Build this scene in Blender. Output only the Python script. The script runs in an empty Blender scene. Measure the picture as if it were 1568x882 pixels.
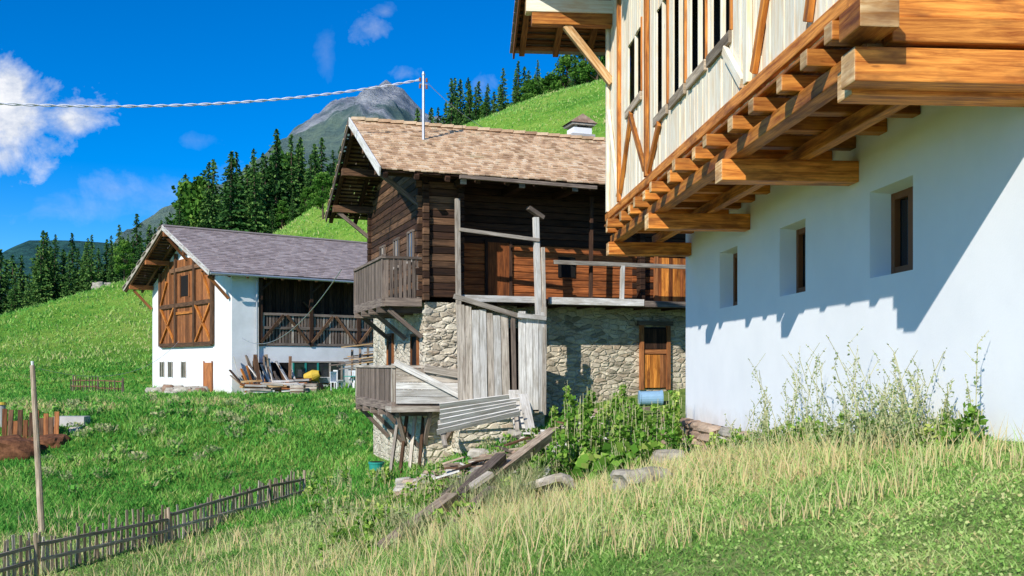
import bpy, math, random
import numpy as np
from mathutils import Vector, Matrix
random.seed(7); rng=np.random.default_rng(7)
R=random.random
def U(a,b): return a+(b-a)*random.random()
scn=bpy.context.scene
COL=scn.collection
# ------------------------------------------------------------ node helpers
def newmat(name):
    m=bpy.data.materials.new(name); m.use_nodes=True
    nt=m.node_tree; nt.nodes.clear()
    out=nt.nodes.new('ShaderNodeOutputMaterial'); b=nt.nodes.new('ShaderNodeBsdfPrincipled')
    nt.links.new(b.outputs[0],out.inputs[0])
    b.inputs['Specular IOR Level'].default_value=0.25
    return m,nt,b,out
def setin(nt,sock,v):
    if v is None: return
    if isinstance(v,bpy.types.NodeSocket): nt.links.new(v,sock)
    else: sock.default_value=v
def MATH(nt,op,a,b=None,c=None,clamp=False):
    n=nt.nodes.new('ShaderNodeMath'); n.operation=op; n.use_clamp=clamp
    setin(nt,n.inputs[0],a); setin(nt,n.inputs[1],b); setin(nt,n.inputs[2],c); return n.outputs[0]
def NOISE(nt,vec,scale,detail=4,rough=.55,dist=0):
    n=nt.nodes.new('ShaderNodeTexNoise'); n.inputs['Scale'].default_value=scale
    n.inputs['Detail'].default_value=detail; n.inputs['Roughness'].default_value=rough; n.inputs['Distortion'].default_value=dist
    if vec is not None: nt.links.new(vec,n.inputs['Vector'])
    return n
def RAMP(nt,fac,stops):
    n=nt.nodes.new('ShaderNodeValToRGB'); e=n.color_ramp.elements
    while len(e)<len(stops): e.new(0.5)
    for i,(p,c) in enumerate(stops):
        e[i].position=p; e[i].color=(*c,1) if len(c)==3 else c
    setin(nt,n.inputs[0],fac); return n.outputs[0]
def MIX(nt,fac,a,b,mode='MIX'):
    n=nt.nodes.new('ShaderNodeMix'); n.data_type='RGBA'; n.blend_type=mode
    setin(nt,n.inputs[0],fac)
    setin(nt,n.inputs[6],(*a,1) if isinstance(a,tuple) and len(a)==3 else a)
    setin(nt,n.inputs[7],(*b,1) if isinstance(b,tuple) and len(b)==3 else b)
    return n.outputs[2]
def MAPR(nt,v,a,b,c,d):
    n=nt.nodes.new('ShaderNodeMapRange'); setin(nt,n.inputs[0],v)
    for i,x in enumerate((a,b,c,d)): n.inputs[i+1].default_value=x
    return n.outputs[0]
def VMUL(nt,v,s):
    n=nt.nodes.new('ShaderNodeVectorMath'); n.operation='MULTIPLY'; nt.links.new(v,n.inputs[0]); n.inputs[1].default_value=s; return n.outputs[0]
def ATTR(nt,name='rnd'):
    n=nt.nodes.new('ShaderNodeAttribute'); n.attribute_name=name; return n.outputs['Fac']
def TC(nt,o='Object'): return nt.nodes.new('ShaderNodeTexCoord').outputs[o]
def BUMP(nt,b,h,strength=.5,dist=.02):
    n=nt.nodes.new('ShaderNodeBump'); n.inputs['Strength'].default_value=strength; n.inputs['Distance'].default_value=dist
    nt.links.new(h,n.inputs['Height']); nt.links.new(n.outputs[0],b.inputs['Normal'])
def wood(name,dark,light,var=.35,rough=.75,grain=30,stain=(0.05,0.04,0.03),stainf=.3,knot=.6):
    m,nt,b,o=newmat(name)
    uv=TC(nt,'UV'); r=ATTR(nt)
    comb=nt.nodes.new('ShaderNodeCombineXYZ'); nt.links.new(MATH(nt,'MULTIPLY',r,37.0),comb.inputs[2])
    add=nt.nodes.new('ShaderNodeVectorMath'); add.operation='ADD'; nt.links.new(VMUL(nt,uv,(1.6,grain,1)),add.inputs[0]); nt.links.new(comb.outputs[0],add.inputs[1])
    n=NOISE(nt,add.outputs[0],1.0,5,.65,.6)
    add2=nt.nodes.new('ShaderNodeVectorMath'); add2.operation='ADD'; nt.links.new(VMUL(nt,uv,(1.1,3,1)),add2.inputs[0]); nt.links.new(comb.outputs[0],add2.inputs[1])
    n2=NOISE(nt,add2.outputs[0],1.3,4,.6)
    c=RAMP(nt,n.outputs[0],[(.34,dark),(.64,light)])
    c=MIX(nt,MATH(nt,'MULTIPLY',MAPR(nt,n2.outputs[0],.48,.7,0,1),stainf),c,stain)
    br=MAPR(nt,r,0,1,1-var,1+var)
    cb=nt.nodes.new('ShaderNodeCombineXYZ')
    for i in range(3): nt.links.new(br,cb.inputs[i])
    c=MIX(nt,1.0,c,cb.outputs[0],'MULTIPLY')
    v=nt.nodes.new('ShaderNodeTexVoronoi'); v.inputs['Scale'].default_value=1.0
    nt.links.new(VMUL(nt,add2.outputs[0],(1.6,2.6,1)),v.inputs['Vector'])
    k=MAPR(nt,v.outputs['Distance'],.04,.09,1,0)
    c=MIX(nt,MATH(nt,'MULTIPLY',k,knot),c,tuple(x*.35 for x in dark))
    nt.links.new(c,b.inputs['Base Color']); b.inputs['Roughness'].default_value=rough
    BUMP(nt,b,n.outputs[0],.5,.01)
    return m
M={}
M['orange']=wood('larch_beam_wood',(.31,.08,.01),(.76,.3,.055),.34,.55,24,(.12,.035,.01),.9)
M['cream']=wood('pale_board_wood',(.84,.7,.48),(.97,.91,.76),.08,.7,20,(.76,.46,.2),.5,.35)
M['endcut']=wood('beam_end_wood',(.5,.23,.06),(.88,.62,.33),.3,.7,18,(.2,.08,.03),.8)
M['brown']=wood('barn_brown_wood',(.14,.045,.016),(.42,.165,.055),.5,.8,26)
M['dark']=wood('aged_shaded_log_wood',(.02,.01,.007),(.08,.038,.02),.5,.85,22,(.015,.009,.007),.5)  # old dark wood; also paints the eave shadow on the recessed logs
M['redlog']=wood('aged_sunlit_red_log_wood',(.12,.034,.01),(.42,.13,.035),.45,.85,22,(.05,.02,.01),.6)  # old red wood; also the sunlit strip below the painted eave shadow
M['umber']=wood('weathered_umber_wood',(.05,.027,.015),(.22,.115,.06),.5,.85,22,(.03,.02,.015),.5)
M['grey']=wood('weathered_grey_wood',(.24,.2,.155),(.6,.53,.44),.38,.9,26,(.17,.115,.08),.55)
M['tanwood']=wood('weathered_tan_wood',(.2,.145,.095),(.5,.4,.29),.4,.9,26,(.14,.09,.06),.5)
M['darkgrey']=wood('weathered_darkgrey_wood',(.085,.062,.05),(.27,.21,.165),.4,.9,26)
M['palegrey']=wood('bleached_plank_wood',(.46,.43,.38),(.86,.83,.77),.2,.9,26,(.32,.27,.2),.6)
def stucco(name,c1,c2,bump=.3,low=None):
    m,nt,b,o=newmat(name); co=TC(nt)
    n=NOISE(nt,co,.7,6,.6); n2=NOISE(nt,co,40,4,.6)
    c=RAMP(nt,n.outputs[0],[(.35,c2),(.6,c1)])
    if low:
        s=nt.nodes.new('ShaderNodeSeparateXYZ'); nt.links.new(co,s.inputs[0])
        f=MAPR(nt,MATH(nt,'ADD',s.outputs[2],MATH(nt,'MULTIPLY',NOISE(nt,co,3,6,.7).outputs[0],.6)),low[0],low[1],.6,0)
        c=MIX(nt,f,c,(.5,.44,.36))
    nt.links.new(c,b.inputs['Base Color']); b.inputs['Roughness'].default_value=.95
    hh=MATH(nt,'ADD',n2.outputs[0],MATH(nt,'MULTIPLY',NOISE(nt,co,3,3).outputs[0],1.2))
    BUMP(nt,b,hh,bump,.008); return m
M['white']=stucco('whitewashed_render',(.93,.93,.93),(.87,.875,.88),.2,(-1.0,-.5))
M['white2']=stucco('barn_render',(.88,.88,.87),(.74,.74,.72),.3,(-1.6,-.6))
M['concrete']=stucco('concrete',(.55,.53,.5),(.35,.33,.3))
def masonry(name,scale,mort,stops):
    m,nt,b,o=newmat(name); co=TC(nt)
    nz=NOISE(nt,co,2.5,3)
    mixv=nt.nodes.new('ShaderNodeMix'); mixv.data_type='VECTOR'; mixv.inputs[0].default_value=.14
    nt.links.new(co,mixv.inputs[4]); nt.links.new(nz.outputs['Color'],mixv.inputs[5])
    vec=VMUL(nt,mixv.outputs[1],(1,1,2.1))
    v=nt.nodes.new('ShaderNodeTexVoronoi'); v.feature='DISTANCE_TO_EDGE'; v.inputs['Scale'].default_value=scale; nt.links.new(vec,v.inputs['Vector'])
    v2=nt.nodes.new('ShaderNodeTexVoronoi'); v2.inputs['Scale'].default_value=scale; nt.links.new(vec,v2.inputs['Vector'])
    sep=nt.nodes.new('ShaderNodeSeparateColor'); nt.links.new(v2.outputs['Color'],sep.inputs[0])
    c=RAMP(nt,sep.outputs[0],stops)
    fine=NOISE(nt,co,14,6,.7)
    c=MIX(nt,.45,c,RAMP(nt,fine.outputs[0],[(.3,(.38,.34,.3)),(.62,(1,1,1))]),'MULTIPLY')
    blot=NOISE(nt,co,1.2,5,.6)
    edge=MAPR(nt,v.outputs['Distance'],.0,.11,1,0)
    edge2=MATH(nt,'MULTIPLY',edge,MAPR(nt,blot.outputs[0],.4,.6,.5,1))
    c=MIX(nt,edge2,c,MIX(nt,MAPR(nt,blot.outputs[0],.42,.55,0,1),tuple(x*.4 for x in mort),mort))
    nt.links.new(c,b.inputs['Base Color']); b.inputs['Roughness'].default_value=.95
    hh=MATH(nt,'ADD',MAPR(nt,v.outputs['Distance'],0,.16,0,1),MATH(nt,'MULTIPLY',fine.outputs[0],.6))
    BUMP(nt,b,hh,.8,.05); return m
M['masonry']=masonry('rubble_stone',4.2,(.66,.57,.42),[(0,(.34,.29,.21)),(.4,(.66,.57,.43)),(.7,(.8,.71,.54)),(1,(.5,.39,.27))])
M['masonrylight']=masonry('limewashed_stone',3.6,(.82,.74,.58),[(0,(.48,.4,.29)),(.4,(.76,.67,.51)),(.7,(.86,.78,.61)),(1,(.58,.46,.33))])
def rockmat(name,c1,c2):
    m,nt,b,o=newmat(name); co=TC(nt); n=NOISE(nt,co,5,8,.65); r=ATTR(nt)
    c=RAMP(nt,MATH(nt,'ADD',MATH(nt,'MULTIPLY',n.outputs[0],.8),MATH(nt,'MULTIPLY',r,.2)),[(.3,c1),(.7,c2)])
    nt.links.new(c,b.inputs['Base Color']); b.inputs['Roughness'].default_value=.95; BUMP(nt,b,n.outputs[0],.9,.05); return m
M['rock']=rockmat('grey_rock',(.26,.23,.18),(.64,.59,.49))
M['rockbrown']=rockmat('brown_schist',(.2,.11,.07),(.58,.44,.32))
def tile(name,stops,moss=None):
    m,nt,b,o=newmat(name); r=ATTR(nt); co=TC(nt)
    n=NOISE(nt,co,.9,6,.65); n2=NOISE(nt,co,20,4)
    f=MATH(nt,'ADD',MATH(nt,'MULTIPLY',r,.55),MATH(nt,'MULTIPLY',n.outputs[0],.5))
    c=RAMP(nt,f,stops)
    c=MIX(nt,.4,c,RAMP(nt,n2.outputs[0],[(.3,(.5,.5,.5)),(.65,(1,1,1))]),'MULTIPLY')
    if moss: c=MIX(nt,MAPR(nt,NOISE(nt,co,1.4,6,.7).outputs[0],.58,.7,0,.6),c,moss)
    nt.links.new(c,b.inputs['Base Color']); b.inputs['Roughness'].default_value=.85; BUMP(nt,b,n2.outputs[0],.4,.01); return m
M['tile']=tile('old_clay_tile',[(.12,(.28,.16,.09)),(.4,(.64,.42,.25)),(.65,(.83,.6,.38)),(.95,(.88,.74,.54))],(.42,.34,.18))
M['tilegrey']=tile('grey_concrete_tile',[(.1,(.27,.21,.195)),(.6,(.42,.34,.315)),(1,(.52,.445,.415))])
def plain(name,c,rough=.6,metal=0,spec=.25):
    m,nt,b,o=newmat(name); n=NOISE(nt,TC(nt),9,4)
    cc=MIX(nt,n.outputs[0],tuple(x*.8 for x in c),tuple(min(1,x*1.15) for x in c))
    nt.links.new(cc,b.inputs['Base Color']); b.inputs['Roughness'].default_value=rough; b.inputs['Metallic'].default_value=metal
    b.inputs['Specular IOR Level'].default_value=spec; return m
M['glass']=plain('window_glass',(.03,.035,.04),.08,0,.8)
M['black']=plain('dark_interior',(.012,.01,.009),.95)  # near-black colour standing in for shade inside openings; also colours the wheels
M['frame']=plain('window_frame_brown',(.24,.085,.03),.55)
M['metal']=plain('galvanised_metal',(.5,.51,.52),.45,.6)
M['cable']=plain('cable_sheath',(.8,.8,.82),.5)
M['teal']=plain('teal_plastic',(.03,.3,.24),.4)
M['blue']=plain('blue_plastic',(.25,.42,.58),.5)
M['yellow']=plain('yellow_paint',(.62,.42,.05),.6)
M['whiteplastic']=plain('white_plastic',(.8,.8,.79),.45)
M['stalk']=plain('dry_stalk',(.5,.48,.26),.8)
M['soil']=rockmat('bare_soil',(.1,.04,.018),(.32,.14,.065))
def foliage(name,stops,trans=.25):
    m,nt,b,o=newmat(name); nt.nodes.remove(b); r=ATTR(nt)
    oi=nt.nodes.new('ShaderNodeObjectInfo')
    f=MATH(nt,'ADD',r,MATH(nt,'MULTIPLY',MATH(nt,'SUBTRACT',oi.outputs['Random'],.5),.25),clamp=True)
    c=RAMP(nt,f,stops)
    d=nt.nodes.new('ShaderNodeBsdfDiffuse'); nt.links.new(c,d.inputs[0])
    if trans>0:
        t=nt.nodes.new('ShaderNodeBsdfTranslucent'); nt.links.new(c,t.inputs[0])
        mx=nt.nodes.new('ShaderNodeMixShader'); mx.inputs[0].default_value=trans
        nt.links.new(d.outputs[0],mx.inputs[1]); nt.links.new(t.outputs[0],mx.inputs[2]); nt.links.new(mx.outputs[0],o.inputs[0])
    else: nt.links.new(d.outputs[0],o.inputs[0])
    return m
M['grass']=foliage('grass_blades',[(0,(.13,.3,.06)),(.3,(.34,.56,.13)),(.52,(.54,.7,.24)),(.68,(.74,.7,.34)),(.84,(.82,.6,.3)),(1,(.86,.72,.44))],.4)
M['meadow']=foliage('meadow_blades',[(0,(.05,.2,.035)),(.35,(.14,.42,.065)),(.65,(.34,.58,.12)),(.85,(.6,.6,.24)),(1,(.7,.56,.28))],.35)
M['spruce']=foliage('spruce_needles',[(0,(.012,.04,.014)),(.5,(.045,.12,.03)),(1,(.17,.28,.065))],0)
M['leaf']=foliage('broad_leaves',[(0,(.025,.08,.012)),(.5,(.08,.2,.03)),(1,(.25,.4,.07))],.2)
M['weed']=foliage('weed_leaves',[(0,(.03,.1,.015)),(.5,(.12,.28,.035)),(.85,(.3,.46,.08)),(1,(.54,.62,.16))],.25)
M['paleweed']=foliage('pale_weed',[(0,(.2,.3,.12)),(.5,(.4,.46,.2)),(1,(.74,.62,.36))],.3)
M['bark']=rockmat('tree_bark',(.05,.035,.025),(.15,.1,.07))
# ------------------------------------------------------------ mesh builder
class MB:
    def __init__(s): s.v=[];s.f=[];s.uv=[];s.r=[];s.m=[];s.names=[]
    def mi(s,mat):
        if mat not in s.names: s.names.append(mat)
        return s.names.index(mat)
    def face(s,pts,mat,uvs=None,rnd=None):
        i=len(s.v); s.v+= [tuple(p) for p in pts]; s.f.append(tuple(range(i,i+len(pts))))
        if uvs is None: uvs=[(p[0]+p[1],p[2]) for p in pts]
        s.uv+=uvs; s.r.append(R() if rnd is None else rnd); s.m.append(s.mi(mat))
    def beam(s,p0,p1,w,h,mat,up=(0,0,1),rnd=None,taper=1.0,endmat=None):
        p0=Vector(p0);p1=Vector(p1);d=p1-p0;L=d.length
        if L<1e-6: return
        d/=L; up=Vector(up)
        if abs(d.dot(up))>.98: up=Vector((0,1,0)) if abs(d.y)<.9 else Vector((1,0,0))
        sd=d.cross(up).normalized(); u=sd.cross(d).normalized()
        if rnd is None: rnd=R()
        o=rnd*53.0; q=[]
        for p,k in ((p0,1),(p1,taper)):
            for a,b in ((-1,-1),(1,-1),(1,1),(-1,1)): q.append(p+sd*(a*w/2*k)+u*(b*h/2*k))
        i=len(s.v); s.v+=[tuple(x) for x in q]
        wd=[w,h,w,h]; acc=0
        for k in range(4):
            k2=(k+1)%4
            s.f.append((i+k,i+k2,i+4+k2,i+4+k)); s.uv+=[(o,acc+o),(o,acc+wd[k]+o),(o+L,acc+wd[k]+o),(o+L,acc+o)]; acc+=wd[k]
            s.r.append(rnd); s.m.append(s.mi(mat))
        em=endmat or mat
        s.f.append((i+3,i+2,i+1,i)); s.uv+=[(0+o,h+o),(w+o,h+o),(w+o,o),(o,o)]; s.r.append(rnd); s.m.append(s.mi(em))
        s.f.append((i+4,i+5,i+6,i+7)); s.uv+=[(o,o),(w+o,o),(w+o,h+o),(o,h+o)]; s.r.append(rnd); s.m.append(s.mi(em))
    def box(s,x0,x1,y0,y1,z0,z1,mat,rnd=None,endmat=None):
        dx,dy,dz=x1-x0,y1-y0,z1-z0; cx,cy,cz=(x0+x1)/2,(y0+y1)/2,(z0+z1)/2
        if dx>=dy and dx>=dz: s.beam((x0,cy,cz),(x1,cy,cz),dy,dz,mat,rnd=rnd,endmat=endmat)
        elif dy>=dz: s.beam((cx,y0,cz),(cx,y1,cz),dx,dz,mat,rnd=rnd,endmat=endmat)
        else: s.vb(x0,x1,y0,y1,z0,z1,mat,rnd)
    def vb(s,x0,x1,y0,y1,z0,z1,mat,rnd):
        if rnd is None: rnd=R()
        o=rnd*53
        c=[(x0,y0),(x1,y0),(x1,y1),(x0,y1)]
        i=len(s.v)
        for z in (z0,z1):
            for a in c: s.v.append((a[0],a[1],z))
        acc=0
        for k in range(4):
            k2=(k+1)%4; wd=abs(c[k2][0]-c[k][0])+abs(c[k2][1]-c[k][1])
            s.f.append((i+k,i+k2,i+4+k2,i+4+k)); s.uv+=[(z0+o,acc+o),(z0+o,acc+wd+o),(z1+o,acc+wd+o),(z1+o,acc+o)]; acc+=wd
            s.r.append(rnd); s.m.append(s.mi(mat))
        s.f.append((i+3,i+2,i+1,i)); s.uv+=[(o,o)]*4; s.r.append(rnd); s.m.append(s.mi(mat))
        s.f.append((i+4,i+5,i+6,i+7)); s.uv+=[(o,o),(x1-x0+o,o),(x1-x0+o,y1-y0+o),(o,y1-y0+o)]; s.r.append(rnd); s.m.append(s.mi(mat))
    def make(s,name,parent=None,bevel=0,smooth=False):
        me=bpy.data.meshes.new(name); me.from_pydata(s.v,[],s.f)
        for n in s.names: me.materials.append(M[n])
        me.polygons.foreach_set('material_index',s.m)
        uv=me.uv_layers.new(name='UVMap'); uv.data.foreach_set('uv',[c for p in s.uv for c in p])
        a=me.attributes.new('rnd','FLOAT','FACE'); a.data.foreach_set('value',s.r)
        if smooth: me.polygons.foreach_set('use_smooth',[True]*len(me.polygons))
        me.update()
        ob=bpy.data.objects.new(name,me); COL.objects.link(ob)
        if parent: ob.parent=parent
        if bevel:
            b=ob.modifiers.new('bev','BEVEL'); b.width=bevel; b.segments=2; b.limit_method='ANGLE'
        return ob
def np_obj(name,V,F,mat,rnd=None,parent=None,smooth=False,loc=None):
    V=np.asarray(V,dtype=np.float32);F=np.asarray(F,dtype=np.int32)
    me=bpy.data.meshes.new(name); me.vertices.add(len(V)); me.vertices.foreach_set('co',V.ravel())
    k=F.shape[1]; me.loops.add(F.size); me.loops.foreach_set('vertex_index',F.ravel())
    me.polygons.add(len(F)); me.polygons.foreach_set('loop_start',np.arange(0,F.size,k,dtype=np.int32))
    if smooth: me.polygons.foreach_set('use_smooth',np.ones(len(F),dtype=bool))
    me.materials.append(mat); me.update(calc_edges=True)
    if rnd is not None:
        a=me.attributes.new('rnd','FLOAT','FACE'); a.data.foreach_set('value',np.asarray(rnd,dtype=np.float32))
    ob=bpy.data.objects.new(name,me)
    COL.objects.link(ob)
    if parent: ob.parent=parent
    if loc: ob.location=loc
    return ob
def empty(name,loc=(0,0,0),rotz=0):
    e=bpy.data.objects.new(name,None); COL.objects.link(e); e.location=loc; e.rotation_euler=(0,0,rotz); e.empty_display_size=.3; return e
# ------------------------------------------------------------ terrain
near=[(0,0,-1.6),(5,0,-.7),(-6,0,-3.2),(0,-10,-1.5),(10,-10,0),(-20,-10,-6),(2.5,5.1,-1.1),(4.5,8.6,-.68),(0,7.4,-1.6),(-2.6,10.2,-2.45),(-6,10,-3.4),
(4.07,14.7,-1.2),(3.65,20.6,-1.8),(1.8,13,-1.57),(0,13,-2.0),(2,17,-1.85),(-1.2,18,-2.55),(-1.9,14,-2.85),(-4,14,-3.35),(-5,20,-3.7),(-10,19,-4.3),(-8,24,-4.3),(-6.2,29,-4.05),
(-2.41,26,-2.95),(0,26.5,-2.05),(3,28.5,-1.15),(5.3,29,-.9),(4.5,24,-1.5),(-4.4,27,-3.25),(-5,34,-3),(8,20,-.9),(10,30,-.5),(12,10,0),(-11.5,24,-4.1),(-13.6,35,-3.4),(-9.2,36,-2.95),
(-7.9,45,-1.9),(-17.7,39,-2.5),(-16.5,42,-1.95),(-22,44,-2.0),(-18.5,36,-3.3),(-14.9,51,-1.6),(-22,60,-1.6),(-31,60,-1.7),(-10,60,-1),(-35,40,-3.2),(-30,20,-5.5),(-60,40,-5),(-60,75,-.7),(-40,75,0),(-15,75,1),(20,75,6),(40,75,10),(10,45,1),(40,40,4),(0,40,-.5),(40,10,3),(-60,-10,-10)]
far=[(-60,60,-1.7),(-31,60,-1.7),(-10,60,-1),(20,60,4),(-57,110,4.6),(-45,112,9.6),(-38,118,12),(-31,140,20),(-26,150,24.0),(-4,170,40),(9,176,44),(19,180,48),(60,180,60),(10,100,19),(40,100,26),(-20,100,8),(-15,75,1),(20,75,6),(40,75,10),(-40,75,0),(-60,75,-.7),(-100,75,-3),(-100,110,-5),
(-57,150,0),(-45,150,6),(-31,175,17),(-4,205,36),(19,215,42),(60,210,60),(-100,150,-12),(100,100,44),(100,200,75),(-100,250,-25),(0,250,25),(100,250,70),(-50,250,-10)]
class TPS:
    def __init__(s,P,lam=.002,sc=20.):
        P=np.array(P,float); s.sc=sc; s.c=P[:,:2]/sc; n=len(P); K=s.k(np.linalg.norm(s.c[:,None]-s.c[None],axis=2))+lam*np.eye(n)
        Q=np.c_[np.ones(n),s.c]; A=np.block([[K,Q],[Q.T,np.zeros((3,3))]]); s.w=np.linalg.solve(A,np.r_[P[:,2],0,0,0])
    def k(s,r): return r*r*np.log(r+1e-9)
    def __call__(s,X,Y):
        q=np.stack([X,Y],-1)/s.sc; out=s.w[-3]+s.w[-2]*q[...,0]+s.w[-1]*q[...,1]
        for i in range(len(s.c)): out=out+s.w[i]*s.k(np.hypot(q[...,0]-s.c[i,0],q[...,1]-s.c[i,1]))
        return out
TN=TPS(near); TF=TPS(far)
def ss(t): t=np.clip(t,0,1); return t*t*(3-2*t)
def H(X,Y):
    X=np.asarray(X,float);Y=np.asarray(Y,float)
    zn=TN(np.clip(X,-60,40),np.clip(Y,-10,75)); zf=TF(np.clip(X,-110,100),np.clip(Y,60,250))
    b=ss((Y-58)/16); z=zn*(1-b)+zf*b
    amp=np.clip(Y/25,.3,3)
    z=z+.035*amp*(np.sin(X*1.7+np.sin(Y*.9))*np.cos(Y*1.3+.7*np.sin(X*.8)))+.02*amp*np.sin(X*3.9+1.3)*np.sin(Y*3.1+X)
    z=z+np.clip((Y-75)/40,0,1)*.5*(np.sin(X*.21+1.5*np.sin(Y*.09))*np.sin(Y*.17+X*.05))
    return z
def h(x,y): return float(H(np.array([x]),np.array([y]))[0])
def axis(lo,hi,step,outlo,outhi,g=1.09):
    a=list(np.arange(lo,hi,step)); d=step; x=a[-1]
    while x<outhi: d*=g; x+=d; a.append(x)
    d=step;x=lo;b=[]
    while x>outlo: d*=g; x-=d; b.append(x)
    return np.array(b[::-1]+a)
xs=axis(-16,8,.35,-5000,5000,1.06); ys=axis(2,36,.35,-600,6000,1.035)
GX,GY=np.meshgrid(xs,ys); GZ=H(GX,GY); nx=len(xs);ny=len(ys)
V=np.stack([GX,GY,GZ],-1).reshape(-1,3); I=np.arange(nx*ny).reshape(ny,nx)
F=np.stack([I[:-1,:-1],I[:-1,1:],I[1:,1:],I[1:,:-1]],-1).reshape(-1,4)
m,nt,b,o=newmat('meadow_ground')
co=TC(nt); sep=nt.nodes.new('ShaderNodeSeparateXYZ'); nt.links.new(co,sep.inputs[0])
n1=NOISE(nt,VMUL(nt,co,(.5,1,1)),.09,6,.65,.5); n2=NOISE(nt,co,.9,8,.75); n3=NOISE(nt,co,9,6,.7)
f=MATH(nt,'ADD',MATH(nt,'MULTIPLY',n1.outputs[0],.45),MATH(nt,'ADD',MATH(nt,'MULTIPLY',n2.outputs[0],.4),MATH(nt,'MULTIPLY',n3.outputs[0],.15)))
cg=RAMP(nt,f,[(.36,(.07,.24,.03)),(.44,(.16,.38,.04)),(.51,(.27,.48,.065)),(.58,(.4,.55,.1)),(.68,(.56,.54,.18))])
f2=MATH(nt,'ADD',MATH(nt,'MULTIPLY',n2.outputs[0],.4),MATH(nt,'MULTIPLY',NOISE(nt,co,38,5,.75).outputs[0],.6))
cn=RAMP(nt,f2,[(.38,(.12,.2,.05)),(.47,(.3,.42,.12)),(.54,(.46,.56,.2)),(.63,(.62,.52,.28))])
c=MIX(nt,MAPR(nt,sep.outputs[1],22,38,0,1),cn,cg)
nt.links.new(c,b.inputs['Base Color']); b.inputs['Roughness'].default_value=1; b.inputs['Specular IOR Level'].default_value=.05
BUMP(nt,b,MATH(nt,'ADD',n3.outputs[0],MATH(nt,'MULTIPLY',n2.outputs[0],1.5)),1.0,.3)
ground=np_obj('ground',V,F,m,smooth=True)
# ------------------------------------------------------------ white house (right)
wa=math.atan2(.0713,1)
wh=empty('white_timbered_house',(5.12,0,0),wa)
op=[(10.68,11.76,1.03,2.06),(13.84,14.9,1.03,2.06),(17.03,18.12,1.03,2.06),(6.2,7.3,1.03,2.06)]
mb=MB()
yy=sorted(set([-1,20.65]+[q for a in op for q in a[:2]])); zz=[-1.13,1.03,2.06,2.9]
for i in range(len(yy)-1):
    for j in range(3):
        if j==1 and any(abs(a[0]-yy[i])<1e-4 for a in op): continue
        mb.face([(0,yy[i],zz[j]),(0,yy[i],zz[j+1]),(0,yy[i+1],zz[j+1]),(0,yy[i+1],zz[j])],'white')
D=.27
for y0,y1,z0,z1 in op:
    s_=.05
    mb.face([(0,y1,z0),(0,y1,z1),(D,y1-s_,z1-.03),(D,y1-s_,z0+.03)],'white')
    mb.face([(0,y0,z1),(0,y0,z0),(D,y0+s_,z0+.03),(D,y0+s_,z1-.03)],'white')
    mb.face([(0,y0,z0),(0,y1,z0),(D,y1-s_,z0+.03),(D,y0+s_,z0+.03)],'white')
    mb.face([(0,y1,z1),(0,y0,z1),(D,y0+s_,z1-.03),(D,y1-s_,z1-.03)],'white')
mb.face([(0,20.65,-1.13),(0,20.65,2.9),(9,20.65,2.9),(9,20.65,-1.13)],'white')
mb.face([(0,-1,-1.13),(9,-1,-1.13),(9,-1,8),(0,-1,8)],'white')
mb.face([(0,-1,2.9),(0,-1,7.2),(0,8.2,10.2),(0,8.2,2.9)],'white')
mb.make('rendered_wall',wh)
mb=MB()
for y0,y1,z0,z1 in op:
    y0+=.05;y1-=.05;z0+=.03;z1-=.03;x=D
    mb.face([(x+.05,y0,z0),(x+.05,y0,z1),(x+.05,y1,z1),(x+.05,y1,z0)],'glass')
    for a in ((y0,y0+.09),(y1-.09,y1),((y0+y1)/2-.06,(y0+y1)/2+.06)): mb.box(x-.03,x+.04,a[0],a[1],z0,z1,'frame')
    for a in ((z0,z0+.09),(z1-.08,z1)): mb.box(x-.025,x+.035,y0+.09,y1-.09,a[0],a[1],'frame')
    mb.face([(x+.045,y0+.1,z0+.1),(x+.045,y0+.1,z1-.15),(x+.045,y0+.3,z1-.1),(x+.045,y0+.2,z0+.1)],'whiteplastic')
mb.make('windows',wh)
def stone(mb,c,s,mat,rnd=None):
    rnd=R() if rnd is None else rnd; i=len(mb.v)
    n=8
    for k,zz_ in enumerate((-1,-.45,.35,1)):
        rr=(.78,1,.98,.74)[k]
        for a in range(n):
            t=2*math.pi*a/n+.2; ca,sa=math.cos(t),math.sin(t)
            q=max(abs(ca),abs(sa))**.8
            mb.v.append((c[0]+s[0]*rr*ca/q*U(.82,1.1),c[1]+s[1]*rr*sa/q*U(.82,1.1),c[2]+s[2]*(zz_+U(-.16,.16))))
    for k in range(3):
        for a in range(n):
            b_=(a+1)%n
            mb.f.append((i+k*n+a,i+k*n+b_,i+(k+1)*n+b_,i+(k+1)*n+a)); mb.uv+=[(0,0)]*4; mb.r.append(rnd); mb.m.append(mb.mi(mat))
    mb.f.append(tuple(i+a for a in range(n))[::-1]); mb.uv+=[(0,0)]*n; mb.r.append(rnd); mb.m.append(mb.mi(mat))
    mb.f.append(tuple(i+3*n+a for a in range(n))); mb.uv+=[(0,0)]*n; mb.r.append(rnd); mb.m.append(mb.mi(mat))
mb=MB()
mb.box(.02,.6,9,20.62,-2.6,-1.14,'rock')
z=-1.12
for row in range(6):
    hh=U(.1,.17); y=12.5+row*.1
    while y<20.7:
        w=U(.35,1.1)
        stone(mb,(U(-.2,-.02)-.06*row,y+w/2,z-hh/2),(U(.16,.28),w/2*.98,hh/2),'rockbrown' if R()<.7 else 'rock'); y+=w
    z-=hh*.97
mb.make('stone_footing',wh)
mb=MB()
for y in (8.42,12.2,16.45,20.3):
    mb.box(-1.72,-.002,y-.15,y+.15,2.24,2.50,'orange',endmat='endcut')
mb.box(-1.62,-1.42,8.2,20.55,2.502,2.67,'orange',endmat='endcut')
mb.box(-.75,-.6,8.3,20.5,2.502,2.67,'orange')
y=8.3
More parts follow.
